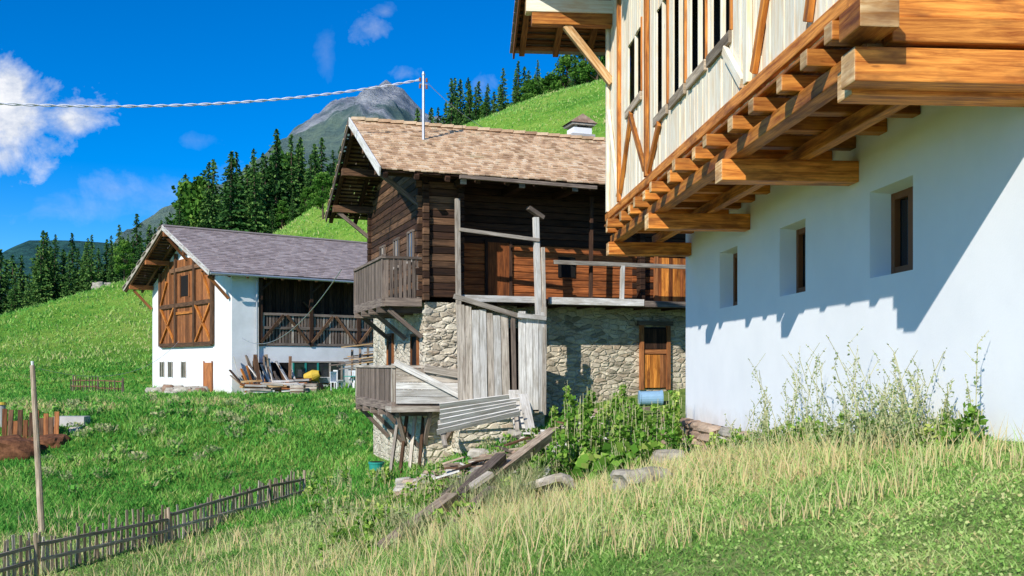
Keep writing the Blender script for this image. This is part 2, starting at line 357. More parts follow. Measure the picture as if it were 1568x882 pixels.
while y<20.6:
    wj=U(.15,.2)
    mb.box(-1.78-U(0,.14),-.004,y-wj/2,y+wj/2,2.672,2.85+U(-.03,0),'orange',rnd=U(0,1),endmat='endcut')
    y+=U(.7,.88)
mb.box(-1.72,-1.5,8.15,20.6,2.98,3.13,'orange',endmat='endcut')
for i in range(11):
    x0=-1.74+i*.158
    mb.box(x0,x0+.154,8.2,20.6,2.864,2.905,'orange')
mb.box(-1.80,0.1,8.02,8.30,2.28,2.56,'orange',endmat='endcut')
mb.box(-1.50,.1,8.0,8.16,2.60,2.80,'orange',rnd=.3)
mb.box(-1.50,.1,8.03,8.17,2.805,3.0,'orange',rnd=.75)
mb.box(-1.88,-1.56,7.74,8.15,2.62,2.85,'orange',endmat='endcut')
mb.box(-1.80,-1.6,7.84,8.15,2.87,3.08,'orange',endmat='endcut')
mb.make('balcony_beams',wh,bevel=.012)
holes=[(11.85,12.75,3.98,5.7),(12.95,13.8,3.98,5.7),(14.05,14.85,3.98,5.7),(15.15,15.95,3.98,5.7),(17.1,18.4,4.72,5.9)]
RS=.36
def roofz(y): return 6.95+RS*(22-y) if y>10 else 6.95+RS*(y+2)
mb=MB(); y=8.2
while y<20.45:
    w=min(U(.12,.17),20.45-y); ztop=roofz(y)-.12
    segs=[(2.95,ztop)]
    for a in holes:
        if a[0]<=y+w/2<=a[1]: segs=[(2.95,a[2]),(a[3],ztop)]
    for z0,z1 in segs: mb.box(-1.66+U(-.009,.009),-1.63,y,y+w-.012,z0+U(-.03,.03)*(z0<3),z1,'cream')
    y+=w
x=-1.62
while x<-.02:
    w=min(U(.12,.16),-x)
    mb.box(x,x+w-.008,8.17,8.2,3.0,10.2,'cream'); mb.box(x,x+w-.008,20.46,20.49,2.95,7.2,'cream'); x+=w
mb.make('board_cladding',wh)
mb=MB()
mb.face([(-.9,8.3,2.95),(-.9,8.3,8),(-.9,20.4,8),(-.9,20.4,2.95)],'black')  # near-black sheet stands in for the shade behind the cladding openings
mb.box(0,9,8.25,20.6,2.95,3.3,'dark')
for a in holes:
    mb.box(-1.71,-1.665,a[0]-.04,a[1]+.06,a[2]-.15,a[2],'tanwood')
    mb.box(-1.69,-1.6,a[0]-.05,a[0]-.005,a[2]+.002,a[3]+.1,'orange')
    mb.box(-1.66,-1.6,(a[0]+a[1])/2-.03,(a[0]+a[1])/2+.03,a[2],a[3],'cream')
for y in (8.3,11.1,16.55,19.1,20.38): mb.box(-1.735,-1.668,y-.07,y+.07,3.14,roofz(y)-.2,'cream' if y in(20.38,8.3,11.1) else 'orange')
for (ya,za,yb,zb) in ((10.9,3.2,9.5,5.6),(11.3,3.2,12.0,3.8),(16.4,3.2,15.6,3.8),(16.7,3.3,18.0,4.56),(18.95,3.3,17.9,4.56),(19.25,3.3,20.3,5.2),(9.3,3.2,8.5,5.2)):
    mb.beam((-1.70,ya,za),(-1.70,yb,zb),.06,.12,'cream' if ya in(19.25,11.3) else 'orange')
for y,zt in ((20.15,roofz(20.15)-.28),(16.3,roofz(16.3)-.28),(12.2,roofz(12.2)-.28)):
    mb.box(-3.42,-1.6,y-.13,y+.13,zt-.22,zt+.04,'cream',endmat='endcut')
    mb.box(-3.3,-1.6,y-.11,y+.11,zt-.46,zt-.224,'orange')
    mb.beam((-2.6,y,zt-.45),(-1.66,y,zt-1.6),.14,.16,'endcut')
mb.make('facade_timbers',wh,bevel=.008)
mb=MB()
x=-3.35
while x<9:
    for (ya,yb) in ((22.0,10.05),(-2.0,9.95)):
        mb.beam((x,ya,roofz(ya)-.06),(x,yb,roofz(yb)-.06),.12,.16,'brown')
    x+=.75
for k in range(60):
    for sgn in (0,1):
        ya=22.1-k*.2 if not sgn else -2.1+k*.2; yb=ya-.2 if not sgn else ya+.2
        mb.beam((-3.5,(ya+yb)/2,roofz((ya+yb)/2)+.055),(9.2,(ya+yb)/2,roofz((ya+yb)/2)+.055),.205,.03,'brown')
mb.beam((-3.52,22.15,roofz(22.15)+.02),(-3.52,10,roofz(10)+.08),.04,.26,'brown')
mb.beam((-3.52,-2.15,roofz(-2.15)+.02),(-3.52,10,roofz(10)+.08),.04,.26,'brown')
for k in range(40):
    for sgn in (0,1):
        ya=22.25-k*.31 if not sgn else -2.25+k*.31; yb=ya-.36 if not sgn else ya+.36
        mb.beam((-3.6,ya,roofz(ya)+.13),(9.3,ya,roofz(ya)+.13),.05,.03,'tilegrey')
        mb.beam(((-3.6+9.3)/2,ya,roofz(ya)+.12),((-3.6+9.3)/2,yb,roofz(yb)+.10),12.9,.025,'tilegrey',rnd=U(.3,.6))
mb.make('roof',wh)
# ------------------------------------------------------------ old farmhouse (middle)
fh=empty('old_log_farmhouse',(-2.41,27,0),math.atan2(.335,.942))
mb=MB()
def grid_wall(mb,p0,p1,z0,z1,mat,st=.25):
    mb.face([(p0[0],p0[1],z0),(p1[0],p1[1],z0),(p1[0],p1[1],z1),(p0[0],p0[1],z1)],mat)
grid_wall(mb,(0,0),(1.0,0),-4.5,1.72,'masonrylight'); grid_wall(mb,(1.0,0),(1.0,.9),-4.5,1.72,'masonry')
grid_wall(mb,(1.0,.9),(13,.9),-4.5,1.74,'masonry'); grid_wall(mb,(0,7),(0,0),-4.5,1.72,'masonrylight'); grid_wall(mb,(13,.9),(13,7),-4.5,1.72,'masonry'); grid_wall(mb,(13,7),(0,7),-4.5,1.72,'masonry')
mb.face([(0,0,1.72),(13,0,1.72),(13,7,1.72),(0,7,1.72)],'dark')
for k in range(24):
    z=-3.6+k*.22
    stone(mb,(.10 if k%2 else .17,.05,z),(.15 if k%2 else .22,.1,.1),'masonrylight' if R()<.7 else 'rock')
for k in range(90):
    s_=U(1.2,8); stone(mb,(s_,.9,U(-1.2,1.3)),(U(.08,.2),.035,U(.04,.08)),'masonry')
for k in range(25):
    stone(mb,(U(.3,.95),0.0,U(-2,1.5)),(U(.08,.18),.035,U(.04,.08)),'masonrylight')
mb.make('masonry_walls',fh)
mb=MB()
LH=.2
def tlim(z): return max(-.0,(z+.35-5.07)/.53-.9)
z=1.76
while z<7.0:
    t0=tlim(z); t1=7-t0
    if t1-t0<.3: break
    ex=.22 if t0==0 else 0
    mb.box(-.09,.09,t0-ex*U(.8,1.1),t1+ex,z,z+LH-.012,random.choice(['umber','umber','dark','umber'] if z<4.2 else ['umber','dark','dark'])); z+=LH
z=1.86
while z<5.2:
    mb.box(-.24*U(.8,1.1),1.05,-.09,.09,z,z+LH-.012,'dark' if R()<.6 else 'umber')
    mb.box(.91,1.09,-.2,1.0,z-.1,z-.1+LH-.012,'dark'); z+=LH
z=1.92
while z<5.4:
    mt='redlog' if z<3.45 else 'dark'  # eave shadow painted by wood choice: dark logs above, sunlit red below
    mb.box(1.09,6.95,.81,.99,z,z+LH-.01,mt); mb.box(6.75,13.1,.80,.98,z+.004,z+LH-.014,mt if R()<.7 else 'dark')
    mb.box(6.9,7.08,.55,1.4,z-.1,z+LH-.11,'dark'); z+=LH
z=1.86
while z<5.0: mb.box(12.9,13.08,.9,7.1,z,z+LH-.012,'dark'); mb.box(-.2,13.1,6.92,7.1,z+.1,z+.1+LH-.012,'dark'); z+=LH
mb.make('log_walls',fh,bevel=.02)
mb=MB()
for (t,z0) in ((1.1,3.0),(2.9,3.0),(4.9,3.0)):
    mb.box(-.13,-.1,t-.3,t+.3,z0,z0+.75,'glass')
    for q in (t-.34,t+.28): mb.box(-.16,-.1,q,q+.06,z0-.05,z0+.8,'darkgrey')
    mb.box(-.165,-.1,t-.36,t+.36,z0-.1,z0-.03,'grey'); mb.box(-.16,-.1,t-.36,t+.36,z0+.76,z0+.82,'darkgrey'); mb.box(-.15,-.1,t-.02,t+.02,z0,z0+.75,'grey')
for (t,z0) in ((1.0,-.1),(4.2,0)):
    mb.box(-.03,-.004,t-.35,t+.35,z0,z0+.9,'black')
    for q in (t-.4,t+.33): mb.box(-.07,.0,q,q+.07,z0-.05,z0+.95,'brown')
    mb.box(-.07,0,t-.4,t+.4,z0+.9,z0+.98,'brown')
d0,d1=7.05,8.05
mb.box(d0,d1,.86,.896,-.75,1.15,'black')
for q in range(7):
    mb.box(d0+.1+q*.115,d0+.1+q*.115+.11,.83,.858,-.72,.3,'orange' if q<5 else 'brown')
    mb.box(d0+.1+q*.115,d0+.1+q*.115+.11,.835,.858,.48,1.1,'dark')
mb.box(d0+.1,d1-.1,.825,.85,.33,.46,'brown')
for q in (d0-.02,d1-.1): mb.box(q,q+.12,.78,.89,-.78,1.2,'brown')
mb.box(d0-.1,d1+.1,.76,.89,1.2,1.34,'darkgrey')
for q in range(8): mb.box(7.6+q*.13,7.6+q*.13+.125,.74,.79,1.95,3.3,'orange' if q%3 else 'redlog')
mb.box(7.48,7.6,.72,.8,1.92,3.42,'brown'); mb.box(8.64,8.76,.72,.8,1.92,3.42,'brown')
mb.box(2.0,2.08,.74,.8,1.95,3.6,'dark'); mb.box(2.75,2.83,.74,.8,1.95,3.6,'dark'); mb.box(2.08,2.75,.79,.805,1.95,3.55,'redlog')
mb.box(4.3,4.85,.77,.805,2.6,3.2,'black')
mb.make('doors_and_windows',fh)
mb=MB()
for i in range(7): mb.box(1.1,10,-.12+i*.13,-.12+i*.13+.125,1.83,1.88,'darkgrey')
for s_ in np.arange(1.2,10,.95): mb.box(s_-.07,s_+.07,-.2,.88,1.66,1.825,'dark')
mb.box(.95,3.3,-.34,-.14,1.74,1.92,'palegrey'); mb.box(3.6,6.6,-.3,-.14,1.72,1.92,'palegrey'); mb.box(6.62,10,-.28,-.14,1.7,1.88,'darkgrey')
mb.beam((.86,-.4,1.2),(.82,-.4,4.55),.13,.12,'grey')
mb.beam((3.22,-.42,.9),(3.12,-.42,4.15),.16,.14,'palegrey'); mb.beam((3.38,-.46,.3),(3.3,-.5,3.3),.1,.1,'grey')
mb.beam((2.85,-.5,4.4),(3.35,-.4,4.15),.16,.12,'darkgrey')
mb.beam((.86,-.47,3.7),(3.2,-.5,3.5),.07,.1,'grey')
mb.beam((3.75,-.22,2.93),(10,-.22,2.93),.08,.12,'grey'); mb.beam((5.9,-.22,1.9),(5.93,-.22,2.9),.12,.09,'palegrey')
mb.beam((8.4,-.22,1.9),(8.4,-.22,2.9),.1,.09,'grey')
for s_ in (5,8.5): mb.beam((s_,.0,1.9),(s_+.02,-.02,4.9),.1,.1,'dark')
mb.make('gallery',fh,bevel=.008)
mb=MB()
def balcony(mb,s0,s1,t0,t1,zf,zr,mat,railmat,side=True,spacing=.125):
    for i in range(int((t1-t0)/.2)): mb.box(s0,s1,t0+i*.2,t0+i*.2+.19,zf,zf+.05,mat)
    mb.box(s0-.06,s0+.03,t0-.06,t1,zf-.14,zf+.1,mat); mb.box(s0+.032,s1,t0-.08,t0+.02,zf-.13,zf+.1,mat)
    mb.box(s0-.07,s0+.04,t0-.1,t1,zr-.07,zr,railmat); mb.box(s0+.042,s1,t0-.1,t0+.0,zr-.07,zr-.003,railmat)
    t=t0
    while t<t1: mb.box(s0-.03,s0,t,t+spacing*.72,zf+.1,zr-.07,mat); t+=spacing
    s_=s0+.04
    while s_<s1: mb.box(s_,s_+spacing*.72,t0-.06,t0-.03,zf+.1,zr-.07,mat); s_+=spacing
    for a,b_ in ((s0,t0),(s1-.05,t0),(s0,t1)): mb.box(a-.05,a+.05,b_-.05,b_+.05,zf-.1,zr+.04,railmat)
    t=t0+.3
    while t<t1: mb.box(s0-.12,0,t-.07,t+.07,zf-.3,zf-.142,mat); t+=1.1
balcony(mb,-1.15,-.1,-.0,4.1,1.72,2.95,'darkgrey','darkgrey')
for t in (.1,2,4): mb.beam((-1.0,t,1.5),(-.06,t,.75),.12,.12,'darkgrey')
mb.make('side_balcony',fh)
mb=MB()
balcony(mb,-1.0,0,-.55,4.6,-1.1,-.02,'darkgrey','grey')
for i in range(5): mb.beam((-.95,-.66,-.95+i*.19),(1.15,-.7,-.98+i*.19),.03,.18,'palegrey' if i<3 else 'grey',up=(0,0,1))
mb.beam((-1.0,-.72,.06),(1.1,-.8,-1.0),.04,.17,'palegrey'); mb.beam((-.2,-.75,-.1),(1.2,-.78,-.35),.05,.2,'grey')
mb.box(-1.1,1.2,-.75,0,-1.27,-1.12,'grey')
for s_ in (-.9,0,.9): mb.beam((s_,-.6,-1.3),(s_*.6,-.02,-2.2),.1,.1,'darkgrey')
for t in (.5,2.5,4.4): mb.beam((-.95,t,-1.35),(-.04,t,-2.3),.1,.12,'darkgrey')
mb.make('lower_balcony',fh)
mb=MB()
s_=.68
while s_<2.08:
    w=U(.17,.26); mb.beam((s_+w/2+U(-.02,.02),-.95,-1.15+U(-.08,.1)),(s_+w/2-.04,-.9,1.62-(s_-.6)*.22+U(-.05,.05)),w-.018,.03,'palegrey' if R()<.7 else 'grey',up=(0,1,0)); s_+=w
s_=2.42
while s_<3.12:
    w=U(.16,.22); mb.beam((s_+w/2,-.93,-1.35+U(-.08,.1)),(s_+w/2,-.9,1.42+U(-.06,.08)),w-.018,.03,'palegrey',up=(0,1,0)); s_+=w
mb.beam((.55,-1.0,1.83),(2.5,-1.0,1.3),.08,.13,'grey'); mb.beam((2.35,-1.02,1.35),(3.2,-1.0,1.28),.07,.12,'palegrey')
mb.beam((.8,-.86,.3),(2.05,-.84,.35),.06,.1,'darkgrey')
mb.box(.8,3.1,-.8,-.76,-1.8,1.0,'black')
mb.beam((3.16,-.9,-1.4),(3.2,-.85,1.6),.12,.12,'grey'); mb.beam((2.3,-.95,-1.4),(2.25,-.93,1.35),.1,.1,'darkgrey')
mb.box(.75,3.2,-.9,.0,-2.4,-1.3,'masonrylight')
mb.make('plank_shed',fh)
mb=MB()
E=(-.9,5.07); RG=(3.5,7.4)
def tiles(mb,s0,s1,ta,za,tb,zb,tw,rh,mat,th=.03):
    L=math.hypot(tb-ta,zb-za); n=int(L/rh); rh=L/n
    for i in range(n):
        f0=i/n; f1=min(1,(i+1.25)/n)
        nn=int((s1-s0)/tw); w=(s1-s0)/nn
        for j in range(nn):
            s_=s0+(j+.5)*w+U(-.01,.01)+(w*.25 if i%2 else -w*.25); j0=f0+U(-.08,.08)/n
            z0=za+(zb-za)*j0+.06+U(-.014,.014); z1=za+(zb-za)*f1+.025
            mb.beam((s_,ta+(tb-ta)*j0,z0),(s_,ta+(tb-ta)*f1,z1),w-.012,th,mat)
tiles(mb,-1.42,13.4,E[0]-.05,E[1],RG[0],RG[1],.16,.2,'tile'); tiles(mb,-1.42,13.4,7.95,E[1],RG[0],RG[1],.4,.3,'tile')
for j in range(37): mb.beam((-1.4+j*.4,3.5,7.47),(-.98+j*.4,3.5,7.5),.26,.09,'tile')
mb.make('roof_tiles',fh)
mb=MB()
for i in range(26):
    f=(i+.5)/26; t=E[0]+(RG[0]-E[0])*f; z=E[1]+(RG[1]-E[1])*f-.03
    for q in (t,7-t): mb.box(-1.42,13.4,q-.082,q+.082,z-.015,z+.01,'dark')
for s_ in np.arange(-1.3,13.4,.85):
    mb.beam((s_,E[0]-.05,E[1]-.11),(s_,RG[0],RG[1]-.11),.12,.13,'dark'); mb.beam((s_,7.95,E[1]-.11),(s_,RG[0],RG[1]-.11),.12,.13,'dark')
mb.beam((-1.46,E[0]-.1,E[1]-.03),(-1.46,RG[0],RG[1]+.0),.04,.24,'palegrey'); mb.beam((-1.46,8.0,E[1]-.03),(-1.46,RG[0],RG[1]+.0),.04,.24,'darkgrey')
for (t,z) in ((0,5.28),(3.5,7.1),(7,5.28),(1.75,6.2),(5.25,6.2)): mb.box(-1.38,1.2,t-.1,t+.1,z-.13,z+.1,'umber')
mb.box(1.2,13.3,-.1,.1,5.12,5.35,'dark')
mb.beam((-1.2,-.0,5.15),(-.1,0,4.35),.1,.12,'darkgrey'); mb.beam((-1.2,7,5.15),(-.1,7,4.3),.1,.12,'darkgrey'); mb.beam((-1.1,3.5,6.95),(-.1,3.5,6.0),.1,.12,'dark')
for s_ in (.9,2.6,4.2,6.6,9): mb.box(s_-.09,s_+.09,-.72,.9,4.9,5.08,'dark',endmat='grey')
mb.beam((.7,E[0]-.16,E[1]-.04),(4.7,E[0]-.16,E[1]-.1),.12,.09,'darkgrey')
mb.make('roof_timbers',fh)
mb=MB()
cx,cy=6.6,4.5
mb.box(cx-.33,cx+.33,cy-.3,cy+.3,6.6,8.02,'white2')
mb.box(cx-.42,cx+.42,cy-.38,cy+.38,7.72,7.8,'concrete')
mb.box(cx-.43,cx+.43,cy-.38,cy+.38,8.1,8.16,'rock')
for a in (-.28,.2): mb.box(cx+a,cx+a+.08,cy-.28,cy+.28,8.02,8.1,'rock')
mb.face([(cx-.5,cy-.42,8.17),(cx+.5,cy-.42,8.17),(cx,cy-.3,8.5)],'rockbrown'); mb.face([(cx-.5,cy+.42,8.17),(cx,cy+.3,8.5),(cx+.5,cy+.42,8.17)],'rockbrown')
mb.face([(cx-.5,cy-.42,8.17),(cx,cy-.3,8.5),(cx,cy+.3,8.5),(cx-.5,cy+.42,8.17)],'rockbrown'); mb.face([(cx+.5,cy-.42,8.17),(cx+.5,cy+.42,8.17),(cx,cy+.3,8.5),(cx,cy-.3,8.5)],'rockbrown')
mb.make('chimney',fh)
def cyl(mb,p0,p1,r0,r1,mat,n=10):
    p0=Vector(p0);p1=Vector(p1);d=(p1-p0).normalized();a=d.orthogonal().normalized();b_=d.cross(a);i=len(mb.v);rn=R();L=(p1-p0).length
    for p,r in ((p0,r0),(p1,r1)):
        for k in range(n):
            t=2*math.pi*k/n; mb.v.append(tuple(p+a*(r*math.cos(t))+b_*(r*math.sin(t))))
    for k in range(n):
        k2=(k+1)%n; mb.f.append((i+k,i+k2,i+n+k2,i+n+k)); u0=k/n*r0*6;u1=(k+1)/n*r0*6; mb.uv+=[(rn*9,u0),(rn*9,u1),(rn*9+L,u1),(rn*9+L,u0)]; mb.r.append(rn); mb.m.append(mb.mi(mat))
    mb.f.append(tuple(range(i+n-1,i-1,-1))); mb.uv+=[(0,0)]*n; mb.r.append(rn); mb.m.append(mb.mi(mat))
    mb.f.append(tuple(range(i+n,i+2*n))); mb.uv+=[(0,0)]*n; mb.r.append(rn); mb.m.append(mb.mi(mat))
mb=MB()
cyl(mb,(.48,2,6.4),(.48,2,8.6),.045,.04,'metal')
mb.beam((.36,2,8.3),(.60,2,8.3),.05,.05,'metal')
for a in (.38,.58):
    for z in (8.2,8.4): cyl(mb,(a,2,z-.02),(a,2,z+.09),.035,.03,'frame')
cyl(mb,(.48,2,8.58),(.48,2,8.68),.06,.03,'metal')
mb.make('electricity_mast',fh)
def cable(name,pts,r,mat,parent=None):
    cu=bpy.data.curves.new(name,'CURVE'); cu.dimensions='3D'; cu.bevel_depth=r; cu.bevel_resolution=2
    s=cu.splines.new('POLY'); s.points.add(len(pts)-1)
    for i,p in enumerate(pts): s.points[i].co=(*p,1)
    cu.materials.append(M[mat]); ob=bpy.data.objects.new(name,cu); COL.objects.link(ob)
    if parent: ob.parent=parent
    return ob
P0=Vector((-2.75,29.0,8.42)); P1=Vector((-17.5,19.0,5.9))
pc=empty('power_cable')
for ph in (0,math.pi):
    pts=[]
    for i in range(700):
        t=i/699; p=P0.lerp(P1,t); p.z-=1.35*4*t*(1-t)*.62; a=t*150+ph
        pts.append((p.x,p.y+.02*math.sin(a),p.z+.022*math.cos(a)))
    cable('cable_strand',pts,.016,'cable',pc)
pts=[]
for i in range(40):
    t=i/39; p=Vector((-2.5,29.1,8.35)).lerp(Vector((2.5,40,9.2)),t); p.z-=.9*4*t*(1-t); pts.append(tuple(p))
cable('thin_wire',pts,.008,'metal',pc)
pts=[]
for i in range(60):
    t=i/59; p=Vector((-14.2,51.5,1.4)).lerp(Vector((-5.4,31,3.0)),t); p.z-=1.1*4*t*(1-t); pts.append(tuple(p))
cable('service_wire',pts,.014,'metal',pc)
pts=[]
for i in range(60):
    t=i/59; p=Vector((-11.6,24,-.1)).lerp(Vector((-17,50,1.2)),t); p.z-=.8*4*t*(1-t); pts.append(tuple(p))
cable('pole_wire',pts,.007,'metal',pc)
# ------------------------------------------------------------ barn (left)
bn=empty('alpine_barn',(-14.87,52,0),math.atan2(.616,.788))
bz=lambda t: 4.8+(t+.7)*(3.1/7.2) if t<6.5 else 4.8+(13.7-t)*(3.1/7.2)
mb=MB()
LBN=17
def gable(mb,s_,flip=False):
    pts=[(s_,0,-3),(s_,0,bz(0)-.2),(s_,6.5,bz(6.5)-.2),(s_,12.9,bz(12.9)-.2),(s_,12.9,-3)]
    mb.face(pts if flip else pts[::-1],'white2')
gable(mb,0); gable(mb,LBN,True)
grid_wall(mb,(0,0),(1.5,0),-3,5,'white2'); grid_wall(mb,(1.5,0),(LBN,0),-3,1.0,'white2'); grid_wall(mb,(LBN,12.9),(0,12.9),-3,5,'white2')
mb.face([(1.5,0,1.0),(LBN,0,1.0),(LBN,1,1.0),(1.5,1,1.0)],'white2'); grid_wall(mb,(1.5,0),(1.5,1),1,5,'white2')
mb.make('rendered_walls',bn)
mb=MB()
t=2.5
while t<11.1:
    w=U(.2,.3); mb.box(-.07,-.01,t,t+w-.02,1.15,min(6.2,bz(t+.1)-.35),'brown'); t+=w
for t in (2.5,5.2,8.3,11.1): mb.box(-.2,-.075,t-.12,t+.12,1.1,min(6.6,bz(t)-.3),'umber')
for z in (1.15,3.5,5.6): mb.box(-.19,-.08,2.6 if z<5 else 4.2,11.0 if z<5 else 9.2,z-.12,z+.12,'umber')
for (a,b_) in (((2.7,1.3),(5.0,3.4)),((5.0,1.3),(2.7,3.4)),((8.5,1.3),(10.9,3.4)),((10.9,1.3),(8.5,3.4)),((2.7,3.6),(3.9,5.2)),((10.9,3.6),(9.8,5.0))):
    mb.beam((-.14,a[0],a[1]),(-.14,b_[0],b_[1]),.1,.13,'orange',rnd=.5)
mb.box(-.1,-.073,6.1,7.5,4.0,5.2,'black')
for q in (6.05,7.5): mb.box(-.15,-.075,q-.06,q+.06,3.95,5.25,'brown')
mb.box(-.15,-.08,5.4,8.2,2.95,3.1,'orange')
mb.box(-.05,-.01,2.7,3.9,-1.55,.1,'brown'); mb.box(-.07,-.05,2.62,2.74,-1.55,.2,'brown'); mb.box(-.07,-.05,3.86,3.98,-1.55,.2,'brown')
for t in (7.2,9.5,11.0):
    mb.box(-.04,-.006,t-.33,t+.33,-.75,.15,'glass'); mb.box(-.07,-.04,t-.38,t-.3,-.78,.18,'grey'); mb.box(-.07,-.04,t+.3,t+.38,-.78,.18,'grey'); mb.box(-.06,-.04,t-.03,t+.03,-.75,.15,'grey')
s_=1.5
while s_<LBN: w=U(.2,.3); mb.box(s_,s_+w-.02,1.0,1.05,.9,5,'dark'); s_+=w  # back boards in darker wood, painting in the shade of the loggia
s_=1.55
while s_<LBN: mb.box(s_,s_+.12,.02,.05,1.1,2.75,'darkgrey' if R()<.8 else 'grey'); s_+=.19
for z in (1.1,2.0,2.75): mb.box(1.5,LBN,-.05,.018,z-.07,z+.07,'darkgrey')
for q in np.arange(1.6,LBN,3.0):
    mb.box(q-.1,q+.1,-.08,.1,1.0,5,'dark'); mb.beam((q,-.1,1.2),(q+1.3,-.1,2.7),.08,.13,'umber'); mb.beam((q+2.8,-.1,1.2),(q+1.5,-.1,2.7),.08,.13,'umber')
    mb.beam((q,-.05,4.0),(q+.9,-.05,4.8),.1,.13,'dark')
for k in range(9): mb.beam((U(2,8),.6,1.1),(U(2,9),.9,U(2.5,3.6)),.08,.1,'umber')
mb.box(1.4,3.3,-.03,-.004,-1.6,.1,'black'); mb.box(3.5,6.5,-.03,-.004,-1.1,.1,'glass')
for q in (3.5,4.25,5.0,5.75,6.5): mb.box(q-.05,q+.05,-.06,-.03,-1.1,.12,'teal' if q<5.5 else 'grey')
mb.box(3.4,6.6,-.07,-.03,.1,.18,'grey')
cyl(mb,(1.35,-.12,5),(1.35,-.12,-1.5),.05,.05,'metal')
mb.make('timber_and_openings',bn)
mb=MB()
tiles(mb,-1.5,LBN+1,-.75,4.75,6.5,7.9,.36,.3,'tilegrey'); tiles(mb,-1.5,LBN+1,13.75,4.75,6.5,7.9,.6,.5,'tilegrey')
for i in range(24):
    f=(i+.5)/24; t=-.7+7.2*f; z=4.8+3.1*f-.06
    for q in (t,13-t): mb.box(-1.48,LBN+1,q-.148,q+.148,z-.02,z+.01,'umber')
for s_ in np.arange(-1.4,LBN,1.0):
    mb.beam((s_,-.7,4.62),(s_,6.5,7.72),.12,.14,'umber'); mb.beam((s_,13.7,4.62),(s_,6.5,7.72),.12,.14,'umber')
mb.beam((-1.53,-.8,4.72),(-1.53,6.5,7.86),.05,.26,'palegrey'); mb.beam((-1.53,13.8,4.72),(-1.53,6.5,7.86),.05,.26,'grey')
for (t,z) in ((.1,4.85),(3.3,6.15),(6.5,7.5),(9.7,6.15),(12.8,4.85)): mb.box(-1.45,.5,t-.13,t+.13,z-.15,z+.12,'brown')
for (t,z) in ((.2,4.7),(6.5,7.3),(12.8,4.7)): mb.beam((-1.2,t,z-.05),(-.1,t,z-1.2),.12,.14,'brown')
cyl(mb,(-1.5,-.88,4.7),(LBN+1,-.88,4.62),.07,.07,'metal')
mb.beam((-1.5,6.5,7.98),(LBN+1,6.5,7.98),.3,.08,'tilegrey')
mb.make('roof',bn)
# ------------------------------------------------------------ fence, pole, props
def polyline(pts,step):
    out=[]
    for a,b_ in zip(pts[:-1],pts[1:]):
        L=math.dist(a,b_); n=max(1,int(L/step))
        for i in range(n): out.append((a[0]+(b_[0]-a[0])*i/n,a[1]+(b_[1]-a[1])*i/n))
    out.append(pts[-1]); return out
def picket(name,pts,hgt,step,mat,mat2='grey',post=True):
    mb=MB(); pl=polyline(pts,step)
    for k,(x,y) in enumerate(pl):
        z=h(x,y); dx,dy=U(-.07,.07),U(-.09,.09)
        hh=hgt*U(.75,1.14)
        mb.beam((x,y,z-.15),(x+dx,y+dy,z+hh),U(.045,.08),.03,mat if R()<.65 else mat2,up=(0.8,-.6,0),taper=.7)
    for fr in (.35,.75):
        st=polyline(pts,2.2)
        for a,b_ in zip(st[:-1],st[1:]):
            mb.beam((a[0]+.05,a[1],h(*a)+hgt*fr+U(-.06,.06)),(b_[0]+.05,b_[1],h(*b_)+hgt*fr+U(-.06,.06)),.05,.07,mat2)
    for a in polyline(pts,2.2): cyl(mb,(a[0]+.1,a[1],h(*a)-.2),(a[0]+.1+U(-.05,.05),a[1],h(*a)+hgt*1.05),.05,.04,mat)
    return mb.make(name)
picket('picket_fence',[(-10.9,16.5),(-9.6,19.6),(-8.3,23.5),(-6.9,27.6),(-6.3,29.3)],.82,.13,'tanwood')
picket('pasture_fence',[(-27,60),(-22.5,56.5)],.9,.35,'darkgrey','umber')
mb=MB(); z=h(-11.55,24)
cyl(mb,(-11.5,24,z-.3),(-11.75,24,-.02),.085,.06,'tanwood'); cyl(mb,(-11.75,24,-.02),(-11.75,24,.08),.03,.04,'whiteplastic'); mb.make('wooden_pole')
def rockobj(name,loc,s,mat='rock',sub=3,rot=0):
    import bmesh
    bm=bmesh.new(); bmesh.ops.create_icosphere(bm,subdivisions=sub,radius=1)
    o=Vector((U(0,50),U(0,50),U(0,50)))
    from mathutils import noise
    for v in bm.verts:
        p=v.co.copy(); d=1+.35*noise.noise(p*1.1+o)+.15*noise.noise(p*3+o)
        q=Vector((max(-.8,min(.8,p.x)),max(-.8,min(.8,p.y)),max(-.7,min(.7,p.z)))); v.co=q*d
        v.co.x*=s[0]; v.co.y*=s[1]; v.co.z*=s[2]
    me=bpy.data.meshes.new(name); bm.to_mesh(me); bm.free(); me.materials.append(M[mat])
    ob=bpy.data.objects.new(name,me); COL.objects.link(ob); ob.location=loc; ob.rotation_euler=(U(-.1,.1),U(-.1,.1),rot); return ob
rockobj('boulder',(1.68,12.3,h(1.68,12.3)+.06),(.5,.32,.2),rot=.5)
rockobj('boulder',(.75,15.2,h(.75,15.2)+.1),(.3,.25,.24),rot=.2)
rockobj('boulder',(-.6,21,h(-.6,21)+.1),(.4,.3,.3)); rockobj('boulder',(2.6,16.2,h(2.6,16.2)+.08),(.3,.25,.2)); rockobj('boulder',(-.2,22.5,h(-.2,22.5)+.15),(.5,.4,.35),'rockbrown')
mb=MB()
def gb(x0,y0,a,x1,y1,b_,w,hh,mat): mb.beam((x0,y0,h(x0,y0)+a),(x1,y1,h(x1,y1)+b_),w,hh,mat)
gb(-1.75,12.6,.12,-.95,15.6,.42,.2,.18,'tanwood'); gb(-1.0,15.3,.32,-.2,18.4,.6,.2,.18,'darkgrey'); gb(-.5,17,.3,1.0,21.9,.8,.22,.18,'tanwood'); gb(-.1,15.9,.2,.7,14.6,.3,.14,.12,'grey')
